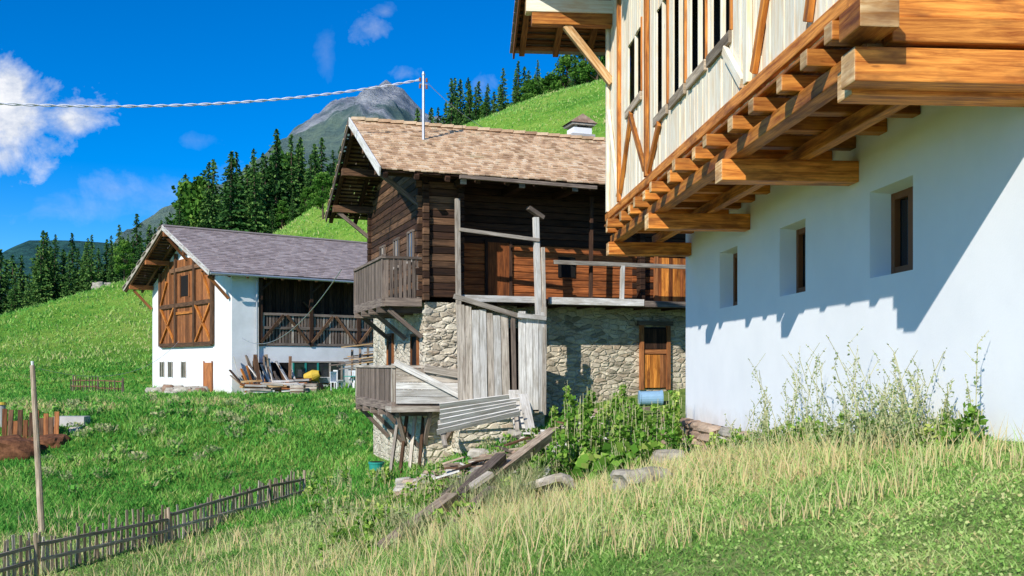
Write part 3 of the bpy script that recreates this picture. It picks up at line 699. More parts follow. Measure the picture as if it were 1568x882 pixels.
gb(-1.4,15.9,.2,-.35,16.4,.55,.24,.06,'grey'); gb(.5,17.6,.15,1.0,19.4,.55,.22,.08,'palegrey'); gb(-.9,13.4,.12,-.3,15.0,.42,.16,.08,'darkgrey'); gb(-1.4,18.2,.15,-.3,19.0,.55,.2,.06,'darkgrey')
mb.make('weathered_beams')
mb=MB()
for i in range(6):
    q=i/5.0
    mb.beam((-1.98+.10*q+U(-.06,.06),26.1-.95*q,-1.12-.62*q+U(-.02,.02)),(.18+.02*q+U(-.08,.08),26.5-.85*q,-.86-.42*q+U(-.02,.02)),.03,.165,'palegrey',up=(0,-.6,.8))
mb.beam((-1.9,25.7,-1.5),(-1.7,25.0,-2.1),.1,.1,'grey'); mb.beam((.1,26.1,-1.3),(.15,25.5,-1.9),.1,.1,'grey')
mb.beam((.05,26.5,-.7),(.2,25.9,-1.7),.3,.04,'palegrey'); mb.beam((.3,26.4,-.8),(.5,25.7,-1.8),.25,.04,'palegrey')
mb.make('plank_panel')
mb=MB()
for i in range(130):
    x=U(-2.8,2.4); y=25.0+U(-1.9,.7)+.25*x; s_=U(.08,.26); stone(mb,(x,y,h(x,y)+s_*.4+U(0,.35)*(y>25.3)),(s_,s_*.8,s_*.45),'rock' if R()<.6 else 'rockbrown')
mb.make('stone_rubble')
mb=MB()
for i in range(75):
    x=U(-1.9,2.8);y=24.2+U(-2.8,1.4)+.2*x; a=U(-.7,.7); L=U(.5,2.0); z=h(x,y)+U(.08,.5); mb.beam((x,y,z),(x+L*math.cos(a),y+L*math.sin(a),z+U(-.25,.3)),U(.08,.2),.04,random.choice(['grey','darkgrey','palegrey','tanwood','umber']))
mb.make('scrap_boards')
mb=MB(); bx,by=-3.75,27.1; z=h(bx,by)
cyl(mb,(bx,by,z-.02),(bx,by,z+.36),.17,.21,'teal',18); cyl(mb,(bx,by,z+.34),(bx,by,z+.39),.225,.225,'teal',18); cyl(mb,(bx,by,z+.391),(bx,by,z+.394),.18,.18,'black',18); mb.make('plastic_bucket')
mb=MB(); bx,by=3.9,27.6; z=h(bx,by)
cyl(mb,(bx-.3,by,z+.2),(bx+.3,by-.05,z+.22),.2,.2,'blue',18); cyl(mb,(bx-.33,by,z+.2),(bx-.29,by,z+.2),.22,.22,'blue',18); cyl(mb,(bx+.28,by-.05,z+.22),(bx+.33,by-.05,z+.22),.22,.22,'blue',18); mb.make('blue_barrel')
mb=MB()
for s_ in range(4): mb.beam((-3.3+s_*.25,26.3+.1*s_,h(-3.2,26.3)-.1),(-3.1+s_*.22,26.8+.1*s_,-1.35),.08,.08,'umber' if s_%2 else 'grey')
mb.make('leaning_poles')
def barnw(s_,t,z):
    return (-14.87+.788*s_-.616*t,52+.616*s_+.788*t,z)
mb=MB()
for i in range(44):
    s_=U(.2,3.2); t=-U(.3,1.6); z=h(*barnw(s_,t,0)[:2]); a=barnw(s_,t,z-.05); b_=barnw(s_+U(-.9,.6),-.15-U(0,.3),z+U(.8,2.2)); mb.beam(a,b_,U(.08,.2),.05,random.choice(['grey','palegrey','orange','darkgrey','umber','tanwood']))
for i in range(60):
    s_=U(.3,3.4); t=-U(1.3,2.2); x,y,_=barnw(s_,t,0); z=h(x,y)+U(.05,.7); a=U(-.3,.3); mb.beam((x-.5,y-.2,z),(x+.5,y+.2,z+a*.3),.1,.1,random.choice(['grey','palegrey','endcut','brown']))
mb.make('lumber_pile')
mb=MB()
x,y,_=barnw(3.9,-1.6,0); z=h(x,y)
cyl(mb,(x-.4,y,z+.75),(x+.1,y-.1,z+.88),.22,.32,'yellow',14); cyl(mb,(x+.1,y-.1,z+.88),(x+.42,y-.15,z+.98),.32,.17,'yellow',14); cyl(mb,(x+.421,y-.15,z+.98),(x+.44,y-.155,z+.985),.14,.14,'black',14)
mb.beam((x-.6,y,z),(x-.2,y,z+.95),.07,.07,'yellow'); mb.beam((x+.6,y,z),(x+.1,y,z+.95),.07,.07,'yellow'); mb.beam((x-.6,y-.3,z+.1),(x+.7,y-.3,z+.1),.07,.07,'yellow'); cyl(mb,(x-.5,y-.36,z+.25),(x-.5,y-.28,z+.25),.25,.25,'black',14); cyl(mb,(x+.4,y-.36,z+.25),(x+.4,y-.28,z+.25),.25,.25,'black',14)
mb.make('cement_mixer')
def chair(x,y,rot):
    z=h(x,y); mb=MB()
    for a in (-.2,.2):
        for b_ in (-.2,.2): mb.box(a-.025,a+.025,b_-.025,b_+.025,0,.44,'whiteplastic')
    mb.box(-.25,.25,-.25,.25,.44,.48,'whiteplastic')
    for i in range(5): mb.box(-.24+i*.1,-.17+i*.1,.22,.25,.48,.95,'whiteplastic')
    mb.box(-.25,.25,.215,.255,.95,1.02,'whiteplastic')
    ob=mb.make('garden_chair'); ob.location=(x,y,z); ob.rotation_euler=(0,0,rot)
for s_,t,r in ((6.3,-1.8,.4),(5.2,-2.2,2.2),(5.8,-3.0,3.3),(4.6,-3.0,1.0)):
    x,y,_=barnw(s_,t,0); chair(x,y,r)
mb=MB(); x,y,_=barnw(5.6,-3.2,0); z=h(x,y)
cyl(mb,(x,y,z+.7),(x,y,z+.74),.6,.6,'teal',20)
for a in range(4): mb.beam((x+.4*math.cos(a*1.57),y+.4*math.sin(a*1.57),z),(x+.2*math.cos(a*1.57),y+.2*math.sin(a*1.57),z+.7),.05,.05,'metal')
mb.make('garden_table')
# wheelbarrow and crates by the barn
mb=MB(); x,y,_=barnw(4.7,-1.4,0); z=h(x,y)
mb.face([(x-.4,y-.25,z+.35),(x+.3,y-.25,z+.35),(x+.45,y-.32,z+.65),(x-.5,y-.32,z+.65)],'metal'); mb.face([(x-.4,y+.25,z+.35),(x-.5,y+.32,z+.65),(x+.45,y+.32,z+.65),(x+.3,y+.25,z+.35)],'metal')
mb.face([(x-.4,y-.25,z+.35),(x-.5,y-.32,z+.65),(x-.5,y+.32,z+.65),(x-.4,y+.25,z+.35)],'metal'); mb.face([(x+.3,y-.25,z+.35),(x+.3,y+.25,z+.35),(x+.45,y+.32,z+.65),(x+.45,y-.32,z+.65)],'metal'); mb.face([(x-.4,y-.25,z+.35),(x-.4,y+.25,z+.35),(x+.3,y+.25,z+.35),(x+.3,y-.25,z+.35)],'metal')
for sg in (-.25,.25): mb.beam((x+.55,y+sg*.3,z+.2),(x-1.0,y+sg,z+.55),.04,.04,'umber'); mb.beam((x-.35,y+sg,z),(x-.3,y+sg,z+.4),.04,.04,'metal')
cyl(mb,(x+.6,y-.04,z+.2),(x+.6,y+.04,z+.2),.2,.2,'black',14); mb.make('wheelbarrow')
for k,(s_,t) in enumerate(((3.3,-2.6),(2.4,-2.9),(6.9,-2.6))):
    mb=MB(); x,y,_=barnw(s_,t,0); z=h(x,y)
    for lv in range(3):
        zz_=z+.05+lv*.17
        mb.box(x-.35,x+.35,y-.28,y-.25,zz_,zz_+.13,'grey'); mb.box(x-.35,x+.35,y+.25,y+.28,zz_,zz_+.13,'grey'); mb.box(x-.35,x-.32,y-.25,y+.25,zz_,zz_+.13,'tanwood'); mb.box(x+.32,x+.35,y-.25,y+.25,zz_,zz_+.13,'tanwood')
    for a in (-.3,.27):
        for b_ in (-.245,.215): mb.box(x+a,x+a+.03,y+b_,y+b_+.03,z,z+.55,'umber')
    mb.box(x-.32,x+.32,y-.24,y+.24,z+.03,z+.3,'brown'); mb.make('wooden_crate')
mb=MB()
for i in range(60):
    t=U(1,8); x,y,_=barnw(-U(.6,2),t,0); s_=U(.12,.38); stone(mb,(x,y,h(x,y)+s_*.4),(s_,s_,s_*.7),random.choice(['rock','rockbrown','rock']))
mb.make('rubble_heap')
mb=MB()
for i in range(26):
    s_=U(6.0,8.6); x,y,_=barnw(s_,-U(1.2,2.6),0); z=h(x,y)+U(.3,2.3); mb.beam((x-1.0,y-.4,z-.1),(x+.9,y+.3,z+.15),.16,.06,random.choice(['grey','darkgrey','endcut']))
for i in range(5): x,y,_=barnw(6.2+i*.5,-1.8,0); mb.beam((x,y,h(x,y)-.1),(x,y,h(x,y)+2.1),.12,.12,'darkgrey')
mb.make('plank_stack')
mb=MB()
zc=h(-17.6,39.2); mb.box(-18.2,-17.0,38.9,39.5,zc-.8,zc+.35,'concrete')
for k in range(14): stone(mb,(-18.2+U(-.3,1.6),38.7+U(-.3,.2),zc-.3+U(-.2,.2)),(.2,.16,.13),'rock')
mb.make('concrete_block')
mb=MB()
for i in range(11): x=-19.5+i*.2; mb.beam((x,37.6,h(x,37.6)-.3),(x+U(-.04,.04),37.7,h(x,37.6)+U(.7,1.25)),.18,.05,'umber' if i%2 else 'brown')
mb.make('board_revetment')
rockobj('soil_bank',(-18.7,36.2,h(-18.7,36.2)-.05),(1.7,1.1,.9),'soil',4); rockobj('soil_bank',(-17.6,37.0,h(-17.6,37.0)-.05),(.9,.7,.5),'soil',4)
mb=MB(); x,y=-20.6,39.5; z=h(x,y); cyl(mb,(x,y,z),(x,y,z+.9),.17,.17,'concrete',14); cyl(mb,(x,y,z+.9),(x,y,z+1.0),.22,.17,'yellow',14); mb.make('well_pipe')
for dx,s_ in ((0,.65),(1.0,.4)): rockobj('hillside_boulder',(-46.5+dx,110+dx*.3,h(-46.5+dx,110)+s_*.4),(s_*1.2,s_,s_))
# ------------------------------------------------------------ vegetation
def tri_cards(C,S,aspect=1.0,D=None):
    n=len(C); C=np.asarray(C); S=np.asarray(S).reshape(-1,1)
    A=rng.normal(size=(n,3)) if D is None else D+rng.normal(size=(n,3))*.35
    A/=np.linalg.norm(A,axis=1,keepdims=True); B=rng.normal(size=(n,3)); B=np.cross(A,B); B/=np.linalg.norm(B,axis=1,keepdims=True)
    V=np.stack([C-A*S*.5,C+B*S*.3*aspect+A*S*.05,C+A*S*.6,C-B*S*.3*aspect+A*S*.05],1).reshape(-1,3)
    return V,np.arange(4*n).reshape(-1,4)
def trunk(mbt,p0,p1,r0,r1,mat='bark'): cyl(mbt,p0,p1,r0,r1,mat,8)
def make_spruce(name,Ht=14,Rb=2.6):
    C=[];S=[];D=[];rr=[]
    mbt=MB(); trunk(mbt,(0,0,-.5),(0,0,Ht*.95),.22,.03)
    z=Ht*.06
    while z<Ht:
        f=1-z/Ht; nb=max(4,int(7*f+4))
        for b_ in range(nb):
            a=U(0,6.283); L=Rb*(f**.82)*U(.55,1.2)+.12; n=int(L*8+3)
            for k in range(n):
                q=(k+R())/n; r=L*q; dz=-.28*r+.12*r*r/max(L,.1)
                wdt=.25*L*(1-q)*U(-1,1)
                x=r*math.cos(a)-wdt*math.sin(a); y=r*math.sin(a)+wdt*math.cos(a)
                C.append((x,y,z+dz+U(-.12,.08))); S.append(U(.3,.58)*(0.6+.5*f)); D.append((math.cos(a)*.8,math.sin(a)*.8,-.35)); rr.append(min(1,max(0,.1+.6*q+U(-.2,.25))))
        z+=U(.3,.46)*(0.6+.6*f)
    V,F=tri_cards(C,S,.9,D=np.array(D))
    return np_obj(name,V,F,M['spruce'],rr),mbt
def make_decid(name,Ht=10,Rb=3.2,nc=46):
    C=[];S=[];rr=[]; mbt=MB(); trunk(mbt,(0,0,-.5),(.1,.1,Ht*.55),.22,.12)
    for c in range(nc):
        a=U(0,6.283); z=U(.2,1)**.8; prof=math.sin(min(1,z*1.02)*math.pi*.86+.25)
        r=Rb*prof*U(.3,1.0); cx,cy,cz=r*math.cos(a),r*math.sin(a),Ht*z
        if c%3==0: trunk(mbt,(.05,.05,Ht*U(.2,.5)),(cx*.8,cy*.8,cz*.95),.07,.02)
        cr=U(.45,1.0); b0=U(-.2,.2); n=80
        P=rng.normal(size=(n,3)); P/=np.linalg.norm(P,axis=1,keepdims=True); P*= (rng.random((n,1))**.45)*cr*np.array([1.1,1.1,.75])
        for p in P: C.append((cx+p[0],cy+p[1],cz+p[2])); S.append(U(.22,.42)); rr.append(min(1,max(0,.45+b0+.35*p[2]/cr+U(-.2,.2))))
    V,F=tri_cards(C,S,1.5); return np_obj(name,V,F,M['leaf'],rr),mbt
forest=empty('hillside_forest')
def finish_proto(t,mbt):
    tr=mbt.make('tmp')
    bpy.ops.object.select_all(action='DESELECT'); t.select_set(True); tr.select_set(True); bpy.context.view_layer.objects.active=t; bpy.ops.object.join()
    me=t.data; bpy.data.objects.remove(t); return me
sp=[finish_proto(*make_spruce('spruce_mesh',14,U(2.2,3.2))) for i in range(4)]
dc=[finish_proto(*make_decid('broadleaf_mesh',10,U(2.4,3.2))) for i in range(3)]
def plant_tree(kind,x,y,Ht,name=None,parent=None,dz=0):
    me=random.choice(sp if kind=='s' else dc); base=14 if kind=='s' else 10
    nm=name or ('spruce_tree' if kind=='s' else 'broadleaf_tree')
    ob=bpy.data.objects.new(nm,me); COL.objects.link(ob)
    ob.location=(x,y,h(x,y)-.2+dz); k=Ht/base; wd=min(k,1.25+.25*k) if kind=='d' else k; ob.scale=(wd*U(.85,1.15),wd*U(.85,1.15),k); ob.rotation_euler=(U(-.03,.03),U(-.03,.03),U(0,6.28)); ob.parent=parent; return ob
def band(px0,px1,ytop0,ytop1,Y0,Y1,n,pd,hmax=24,jit=22,hmin=6):
    for i in range(n):
        q=(i+R())/n; px=px0+(px1-px0)*q; Y=U(Y0,Y1); X=(px-784)/1500*Y
        k='d' if R()<pd else 's'
        zt=(558-(ytop0+(ytop1-ytop0)*q+U(-.1,1)*jit+(28 if k=='d' else 0)))/1500*Y; Ht=zt-h(X,Y)
        if Ht<hmin: Ht=hmin*U(.8,1.1)
        plant_tree(k,X,Y,min(Ht,hmax),parent=forest)
band(-60,80,392,372,122,150,22,.03,jit=40); band(60,180,352,358,118,140,20,.03,hmax=20,jit=40)
band(175,290,335,300,125,150,20,.1,jit=45); band(280,400,238,228,140,170,28,.08,jit=50,hmax=27); band(390,520,192,220,155,185,28,.1,jit=55,hmax=28)
band(300,520,325,280,138,150,14,.45,hmax=11,jit=20); band(500,600,255,225,170,190,12,.3,jit=40)
band(640,700,165,150,180,200,10,.05,jit=30); band(690,760,118,130,178,195,12,.05,jit=35); band(755,945,95,68,178,200,30,.4,jit=45,hmax=20); band(930,1150,80,20,185,215,16,.4,jit=45)
for (px,Y,Ht,k) in ((822,174,12,'s'),(812,172,8,'d'),(700,165,8,'s'),(720,176,13,'s'),(900,168,10,'d'),(880,170,10,'s'),(915,166,9,'d'),(865,172,11,'d'),(790,175,9,'s'),(935,168,11,'d'),(925,172,13,'s'),(895,174,12,'s'),(495,120,6,'d'),(612,172,12,'s'),(745,172,9,'s'),(190,112,5,'d'),(215,104,6,'s'),(322,140,13,'s'),(276,128,11,'s')):
    plant_tree(k,(px-784)/1500*Y,Y,Ht)
def fbm(X,Y,s=1.0):
    X=X*s;Y=Y*s
    return (np.sin(X*1.3+2*np.sin(Y*.7))+np.sin(Y*1.7+1.5*np.sin(X*1.1+1))+.6*np.sin(X*3.1+Y*2.3)+.4*np.sin(X*6.3-Y*5.1+1.0))/6+.5
def keepmask(X,Y):
    keep=(X+.0713*Y<5.02)|(Y>34)
    s_=(X+2.41)*.942+(Y-27)*.335; t=-(X+2.41)*.335+(Y-27)*.942
    keep&=~((s_>-.2)&(s_<13.2)&(t>-.5)&(t<7.2))
    s2=(X+14.87)*.788+(Y-52)*.616; t2=-(X+14.87)*.616+(Y-52)*.788
    keep&=~((s2>-.1)&(s2<17.2)&(t2>-.1)&(t2<13))
    keep&=~((((X+18.7)/1.5)**2+((Y-36.2)/1.0)**2)<1)
    return keep
def grass(name,N,Ya,Yb,mat,hmin,hmax,wk,rf,xl=-.62,xr=.62,pw=1.0,lean=.5):
    u=rng.random(N); Y=Ya*(Yb/Ya)**(u**pw); X=(xl+(xr-xl)*rng.random(N))*(Y+1.0)
    keep=keepmask(X,Y)
    X=X[keep];Y=Y[keep]; n=len(X)
    r,hm=rf(X,Y); hh=(hmin+(hmax-hmin)*rng.random(n)**1.5)*hm; w=(.004+wk*Y)*(.7+.6*rng.random(n))
    Z=H(X,Y)-.02; a=rng.random(n)*6.283; b_=rng.random(n)*6.283; ln=lean*hh*(.3+rng.random(n))
    base=np.stack([X,Y,Z],1); wd=np.stack([np.cos(a)*w/2,np.sin(a)*w/2,0*w],1); l=np.stack([np.cos(b_)*ln,np.sin(b_)*ln,0*w],1); up=np.stack([0*w,0*w,hh],1)
    V=np.stack([base-wd,base+wd,base+wd*.8+up*.55+l*.3,base-wd*.8+up*.55+l*.3,base+up+l],1).reshape(-1,3)
    i=np.arange(n)*5
    F=np.concatenate([np.stack([i,i+1,i+2],1),np.stack([i,i+2,i+3],1),np.stack([i+3,i+2,i+4],1)])
    r=np.clip(r,0,1); return np_obj(name,V,F,M[mat],np.concatenate([r,r,r]))
def drymap(X,Y):
    return np.exp(-((X-2.9)/1.7)**2-((Y-13.)/4.)**2)*1.15+np.exp(-((X+.5)/1.3)**2-((Y-14)/3.2)**2)*.75+np.exp(-((X+3)/2.5)**2-((Y-15)/2.5)**2)*.35
def rf_near(X,Y):
    p=fbm(X,Y,.9); p2=fbm(X+9,Y*1.3,2.6); p3=fbm(X*1.7+3,Y*2.1,4.5); n=len(X)
    dry=drymap(X,Y)
    r=.16+.35*p*p2+.28*(p>.58)*p2+dry*rng.random(n)*.95+rng.normal(size=n)*.13+.12*(p3-.5)+(rng.random(n)<.12)*.3
    hm=.55+.6*p2+dry*1.0; hm*=np.where(X+.12*Y<1.6,1.7,1.0)*np.clip(.45+Y/16,.5,1)
    return r,hm
grass('foreground_grass',320000,3.2,30,'grass',.03,.10,.0011,rf_near,pw=1.1,lean=1.2)
def rf_tall(X,Y):
    p=fbm(X+4,Y,1.2); d=drymap(X,Y); return .7+.45*(rng.random(len(X))-.3),np.where((p>.52)|(d>.35),1.0,.3)*np.where(X+.12*Y<1.6,1.1,.8)
grass('dry_grass_stalks',28000,7,27,'grass',.12,.48,.0007,rf_tall,xl=-.5,xr=.5,lean=.5)
def rf_far(X,Y):
    p=fbm(X,Y,.25); p2=fbm(X,Y,.9)
    edge=np.exp(-((Y-44)/4.)**2)*(X<-7)
    return .22+.38*p*p2+rng.normal(size=len(X))*.16+.35*(p2>.62)*rng.random(len(X))+edge*.8*(fbm(X,Y,.6)>.5)*rng.random(len(X)),.6+.9*p2
grass('meadow_grass',180000,24,75,'meadow',.08,.26,.0012,rf_far,xl=-.66,xr=.2,lean=.8)
def rf_hill(X,Y):
    p=fbm(X,Y,.07); p2=fbm(X,Y,.4); return .38+.35*p+.2*p2+rng.normal(size=len(X))*.13,.6+.8*p2
grass('hillside_grass',70000,72,190,'meadow',.15,.4,.0012,rf_hill,xl=-.62,xr=.2,lean=.8,pw=.9)
N=50000; u=rng.random(N); Y=3.2*(24/3.2)**u; X=(-.6+1.2*rng.random(N))*(Y+1); k=keepmask(X,Y)&(fbm(X,Y,1.7)>.3); X=X[k];Y=Y[k]
Cc=np.stack([X,Y,H(X,Y)+.01+.03*rng.random(len(X))],1); D_=rng.normal(size=(len(X),3)); D_[:,2]*=.3
V,F=tri_cards(Cc,.010+.012*rng.random(len(X))+.0011*Y,1.6,D=D_); np_obj('clover_leaves',V,F,M['grass'],np.clip(.34+.3*fbm(X,Y,.8)+rng.normal(size=len(X))*.15,0,.85))
def leafy(name,items,mat,leaf=(.05,.12),dens=260,asp=1.6,stalks=8):
    C=[];S=[];rr=[]; mb=MB()
    for (x,y,rad,hh) in items:
        z=h(x,y); n=int(dens*rad*hh*4); b0=U(-.22,.18)
        for k in range(n):
            a=U(0,6.283); q=R()**.5; zz_=R(); rz=rad*(1-.55*zz_)*q
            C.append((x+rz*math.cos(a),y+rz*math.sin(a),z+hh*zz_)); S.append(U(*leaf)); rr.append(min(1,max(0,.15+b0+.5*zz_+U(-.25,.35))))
        for k in range(int(stalks*rad*4)): a=U(0,6.283); mb.beam((x+.2*rad*math.cos(a),y+.2*rad*math.sin(a),z-.02),(x+rad*.6*math.cos(a),y+rad*.6*math.sin(a),z+hh*U(.6,1.2)),.008,.008,'stalk')
    V,F=tri_cards(C,S,asp); ob=np_obj(name,V,F,M[mat],rr)
    st=mb.make('stems'); st.parent=ob
    return ob
items=[]
for i in range(110):
    Y=U(17.5,26.5); px=U(800,1045); X=(px-784)/1500*Y
    if X+.0713*Y>4.9 : continue
    items.append((X,Y,U(.1,.28),U(.25,1.35)*(1 if px>840 else .5)))
leafy('nettle_bushes',items,'weed',(.05,.12),230)
items=[((px-784)/1500*Y,Y,r,hh) for px,Y,r,hh in ((930,16.5,.35,.38),(960,16,.4,.42),(900,17,.35,.4),(1000,16.5,.3,.35),(870,18.5,.4,.5),(945,17.5,.4,.5))]
leafy('broadleaf_weeds',items,'weed',(.1,.22),90,1.9)
items=[]
for i in range(140):
    Y=U(12,30); px=U(470,780); X=(px-784)/1500*Y
    s_=(X+2.41)*.942+(Y-27)*.335; t=-(X+2.41)*.335+(Y-27)*.942
    if s_>-1.2 and t>-1.1: continue
    items.append((X,Y,U(.1,.34),U(.12,.5)))
leafy('bank_herbs',items[:90],'weed',(.04,.1),190); leafy('dry_bank_herbs',items[90:],'paleweed',(.03,.09),190)
items=[]
for i in range(90):
    Y=U(30,46); px=U(20,560); X=(px-784)/1500*Y
    if Y>44 and px>330: continue
    items.append((X,Y,U(.2,.6),U(.15,.4)))
leafy('meadow_herbs',items[:50],'meadow',(.08,.18),80); leafy('dry_meadow_herbs',[(x,y+U(0,6) if y<40 else y,r,hh) for x,y,r,hh in items[50:]],'paleweed',(.06,.14),80)
C=[];S=[];rr=[];mb=MB()
for i in range(120):
    Y=random.choice([U(9.0,11.2),U(9.2,11.6),U(11.6,14.8)]); X=5.12-.0713*Y-U(.12,.9); z=h(X,Y); hh=U(.3,1.15)*(1 if i%2 else .6); lx,ly=U(-.3,.3),U(-.3,.3); prev=Vector((X,Y,z-.03))
    for k in range(1,6):
        q=k/5; p=Vector((X+lx*q*q*hh,Y+ly*q*q*hh,z+hh*q)); mb.beam(prev,p,.006,.006,'stalk'); prev=p
        for j in range(11):
            a=U(0,6.28); d=U(.01,.11)*(1.2-q); C.append((p.x+d*math.cos(a),p.y+d*math.sin(a),p.z-U(0,hh/5))); S.append(U(.015,.05)*(1.2-.4*q)); rr.append(R()*.75)
        if k>2:
            a=U(0,6.28); L=U(.06,.2)*hh; e=p+Vector((L*math.cos(a),L*math.sin(a),L*1.2)); mb.beam(p,e,.004,.004,'stalk')
            for j in range(5): w_=p.lerp(e,R()); C.append((w_.x+U(-.01,.01),w_.y+U(-.01,.01),w_.z)); S.append(U(.012,.03)); rr.append(R()*.8)
V,F=tri_cards(C,S,1.2); tw=np_obj('wall_weeds',V,F,M['paleweed'],rr); st=mb.make('stems'); st.parent=tw
items=[]
for i in range(75):
    Y=U(8.8,19.5); X=5.12-.0713*Y-U(.1,.7); items.append((X,Y,U(.08,.22),U(.1,.4)))
leafy('wall_base_herbs',items,'weed',(.03,.08),380)
def tussock(name,cs,L,n,mat,w=.012):
    V=[];F=[];r=[]
    for (x,y) in cs:
        z=h(x,y)
        for k in range(n):
            a=U(0,6.28); l=L*U(.6,1.2); sp_=U(.2,.95); wd=np.array([-math.sin(a),math.cos(a),0])*w/2; d=np.array([math.cos(a),math.sin(a),0]); p0=np.array([x,y,z])+d*U(0,.1)
            i=len(V); pr=[p0,p0+d*l*.25*sp_+np.array([0,0,l*.5]),p0+d*l*.6*sp_+np.array([0,0,l*.72]),p0+d*l*sp_+np.array([0,0,l*(.8-.5*sp_)])]
            for q,p in enumerate(pr): wq=wd*(1-.28*q); V+= [p-wq,p+wq]
            c=U(0,1)
            for q in range(3): F.append((i+2*q,i+2*q+1,i+2*q+3,i+2*q+2)); r.append(c)
    return np_obj(name,np.array(V),np.array(F),M[mat],r)
tussock('dry_tussocks',[(-.25,14.3),(.15,14.9),(-.55,15.1),(-.1,16.3),(.4,16.8),(-1.3,12.6),(-.9,17.2),(.0,13.4)],.7,130,'paleweed',.011)
tussock('green_tussocks',[(U(-3,.5),U(12,22)) for i in range(22)],.4,50,'weed',.012)
# ------------------------------------------------------------ mountains
def ridge(name,prof,Y,depth,mat,rough,nx=260,ny=60,seed=0,rel=.6):
    from mathutils import noise
    P=np.array(prof,float); px=np.linspace(P[0,0],P[-1,0],nx); top=np.interp(px,P[:,0],P[:,1])
    V=[]
    for j in range(ny):
        f=j/(ny-1)
        for i in range(nx):
            yy=Y-depth+depth*f
            x=(px[i]-784)/1500*Y
            zc=(558-top[i])/1500*Y
            base=-40; z=base+(zc-base)*(f**.85)
            nz=noise.fractal(Vector((x/Y*14,yy/Y*14+seed,seed)),.85,2.1,8)
            rd=1-abs(noise.noise(Vector((x/Y*11+.4*nz,yy/Y*4,seed+3))))*2
            rd2=1-abs(noise.noise(Vector((x/Y*30,yy/Y*12,seed+8))))*2
            z+=rough*(nz+rel*(rd+.35*rd2)*math.sin(math.pi*min(1,f*.97)))*(.35 if f>.97 else 1)
            V.append((x,yy+nz*rough*.6,z))
    for i in range(nx): V.append(((px[i]-784)/1500*Y,Y+depth,-60))
    I=np.arange(nx*(ny+1)).reshape(ny+1,nx); F=np.stack([I[:-1,:-1],I[:-1,1:],I[1:,1:],I[1:,:-1]],-1).reshape(-1,4)
    return np_obj(name,np.array(V),F,mat,smooth=False)
m,nt,b,o=newmat('alpine_rock_hazed'); co=TC(nt); n=NOISE(nt,co,.014,10,.72); n2=NOISE(nt,co,.0035,6,.65)
g=nt.nodes.new('ShaderNodeNewGeometry'); sp2=nt.nodes.new('ShaderNodeSeparateXYZ'); nt.links.new(g.outputs['Position'],sp2.inputs[0])
rock=RAMP(nt,n.outputs[0],[(.4,(.22,.23,.26)),(.5,(.42,.42,.43)),(.62,(.7,.68,.64))])
gr=RAMP(nt,n.outputs[0],[(.4,(.11,.18,.11)),(.6,(.27,.35,.17))])
mk=MATH(nt,'ADD',MAPR(nt,sp2.outputs[2],420,680,-.2,.32),n2.outputs[0])
c=MIX(nt,MAPR(nt,mk,.5,.6,0,1),gr,rock); c=MIX(nt,.22,c,(.2,.34,.52))  # last mix paints bluish distance haze into the rock and grass colours
nt.links.new(c,b.inputs['Base Color']); b.inputs['Roughness'].default_value=1; BUMP(nt,b,n.outputs[0],1,60)
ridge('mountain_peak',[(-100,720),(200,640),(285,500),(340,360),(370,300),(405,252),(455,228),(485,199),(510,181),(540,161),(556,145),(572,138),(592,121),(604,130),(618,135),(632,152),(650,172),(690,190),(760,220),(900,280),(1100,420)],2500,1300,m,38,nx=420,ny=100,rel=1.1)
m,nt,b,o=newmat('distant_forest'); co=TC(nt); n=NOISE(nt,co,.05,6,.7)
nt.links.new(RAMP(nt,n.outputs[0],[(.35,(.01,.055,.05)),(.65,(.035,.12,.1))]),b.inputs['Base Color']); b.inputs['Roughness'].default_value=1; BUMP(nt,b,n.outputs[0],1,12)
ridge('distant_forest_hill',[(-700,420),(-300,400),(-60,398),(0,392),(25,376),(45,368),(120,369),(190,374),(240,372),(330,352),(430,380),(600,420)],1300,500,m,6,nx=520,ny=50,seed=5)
# ------------------------------------------------------------ world
SUN=Vector((-.436,-.741,.525)).normalized()
w=bpy.data.worlds.new('World'); scn.world=w; w.use_nodes=True; nt=w.node_tree; nt.nodes.clear()
out=nt.nodes.new('ShaderNodeOutputWorld'); bg=nt.nodes.new('ShaderNodeBackground'); nt.links.new(bg.outputs[0],out.inputs[0])
sky=nt.nodes.new('ShaderNodeTexSky'); sky.sky_type='NISHITA'; sky.sun_disc=False
sky.sun_elevation=math.asin(SUN.z); sky.sun_rotation=math.atan2(SUN.x,SUN.y)%(2*math.pi); sky.altitude=1500; sky.air_density=1.0; sky.dust_density=.05; sky.ozone_density=4.5
hs=nt.nodes.new('ShaderNodeHueSaturation'); hs.inputs['Saturation'].default_value=1.45; hs.inputs['Value'].default_value=1.0; nt.links.new(sky.outputs[0],hs.inputs['Color'])
tc=TC(nt,'Generated'); sx=nt.nodes.new('ShaderNodeSeparateXYZ'); nt.links.new(tc,sx.inputs[0])
yy=MATH(nt,'MAXIMUM',sx.outputs[1],.02); u=MATH(nt,'DIVIDE',sx.outputs[0],yy); v=MATH(nt,'DIVIDE',sx.outputs[2],yy)
cb=nt.nodes.new('ShaderNodeCombineXYZ'); nt.links.new(u,cb.inputs[0]); nt.links.new(v,cb.inputs[1])
nA=NOISE(nt,cb.outputs[0],16,10,.62,.3); nB=NOISE(nt,VMUL(nt,cb.outputs[0],(1,1.6,1)),34,8,.65)
tot=None
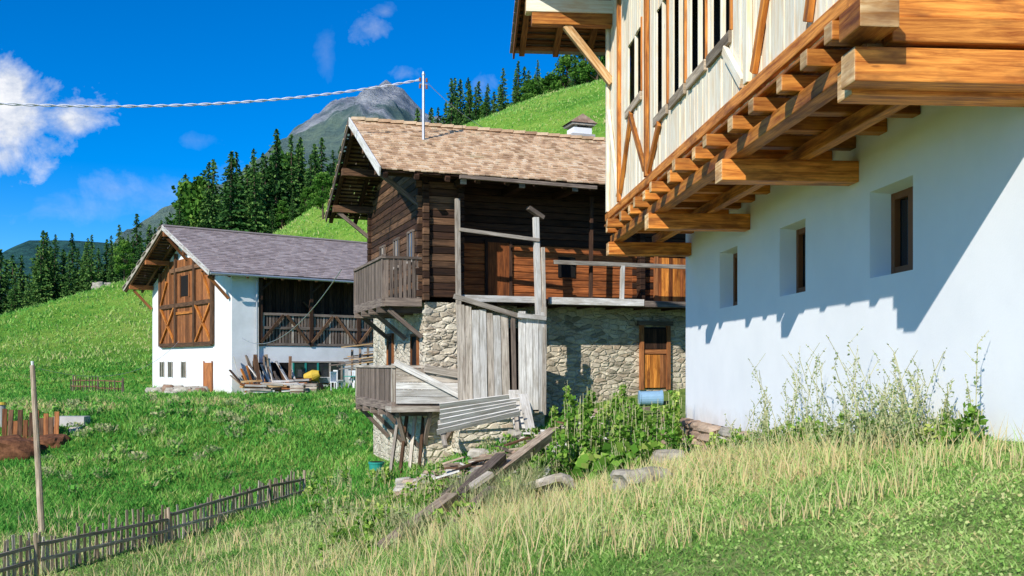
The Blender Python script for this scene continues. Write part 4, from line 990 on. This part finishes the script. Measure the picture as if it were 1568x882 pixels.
for (px,py,rx,ry,st) in ((25,185,115,100,1.0),(100,180,70,36,1.0),(22,125,45,42,1.0),(0,240,60,40,.8),(572,45,40,26,.5),(590,18,22,14,.25),(500,80,18,46,.1),(625,112,30,14,.35),(170,290,85,30,.26),(250,300,120,45,.2),(300,215,40,15,.12),(735,130,26,20,.3),(130,320,130,30,.2)):
    cu,cv,ru,rv=(px-784)/1500,(558-py)/1500,rx/1500,ry/1500
    du=MATH(nt,'DIVIDE',MATH(nt,'SUBTRACT',u,cu),ru); dv=MATH(nt,'DIVIDE',MATH(nt,'SUBTRACT',v,cv),rv)
    e=MATH(nt,'SQRT',MATH(nt,'ADD',MATH(nt,'MULTIPLY',du,du),MATH(nt,'MULTIPLY',dv,dv)))
    e=MATH(nt,'SUBTRACT',1.0,e)
    e=MATH(nt,'ADD',e,MATH(nt,'MULTIPLY',MATH(nt,'SUBTRACT',nA.outputs[0],.5),2.8 if st>.7 else 3.6))
    e=MATH(nt,'MULTIPLY',MAPR(nt,e,.05,.8 if st>.7 else 1.3,0,1),st)
    tot=e if tot is None else MATH(nt,'MAXIMUM',tot,e)
shade=RAMP(nt,MATH(nt,'ADD',MATH(nt,'MULTIPLY',nB.outputs[0],.6),MATH(nt,'MULTIPLY',nA.outputs[0],.4)),[(.38,(3.2,3.8,5.0)),(.6,(6.4,6.5,6.8))])
skyc=MIX(nt,1.0,hs.outputs[0],(.72,.92,1.1),'MULTIPLY')
col=MIX(nt,tot,skyc,shade)
nt.links.new(col,bg.inputs[0]); bg.inputs[1].default_value=.15
sd=bpy.data.lights.new('sun','SUN'); sd.energy=5.0; sd.angle=math.radians(.5); sd.color=(1,.955,.88)
so=bpy.data.objects.new('sun',sd); COL.objects.link(so); so.rotation_euler=(-SUN).to_track_quat('-Z','Y').to_euler(); so.location=(-20,-30,30)
cd=bpy.data.cameras.new('camera'); cd.sensor_width=36; cd.lens=36*1500/1568; cd.shift_y=117/1568; cd.clip_start=.1; cd.clip_end=20000
cam=bpy.data.objects.new('camera',cd); COL.objects.link(cam); cam.location=(0,0,0); cam.rotation_euler=(math.pi/2,0,0); scn.camera=cam
scn.view_settings.view_transform='Standard'; scn.view_settings.look='None'; scn.view_settings.exposure=0
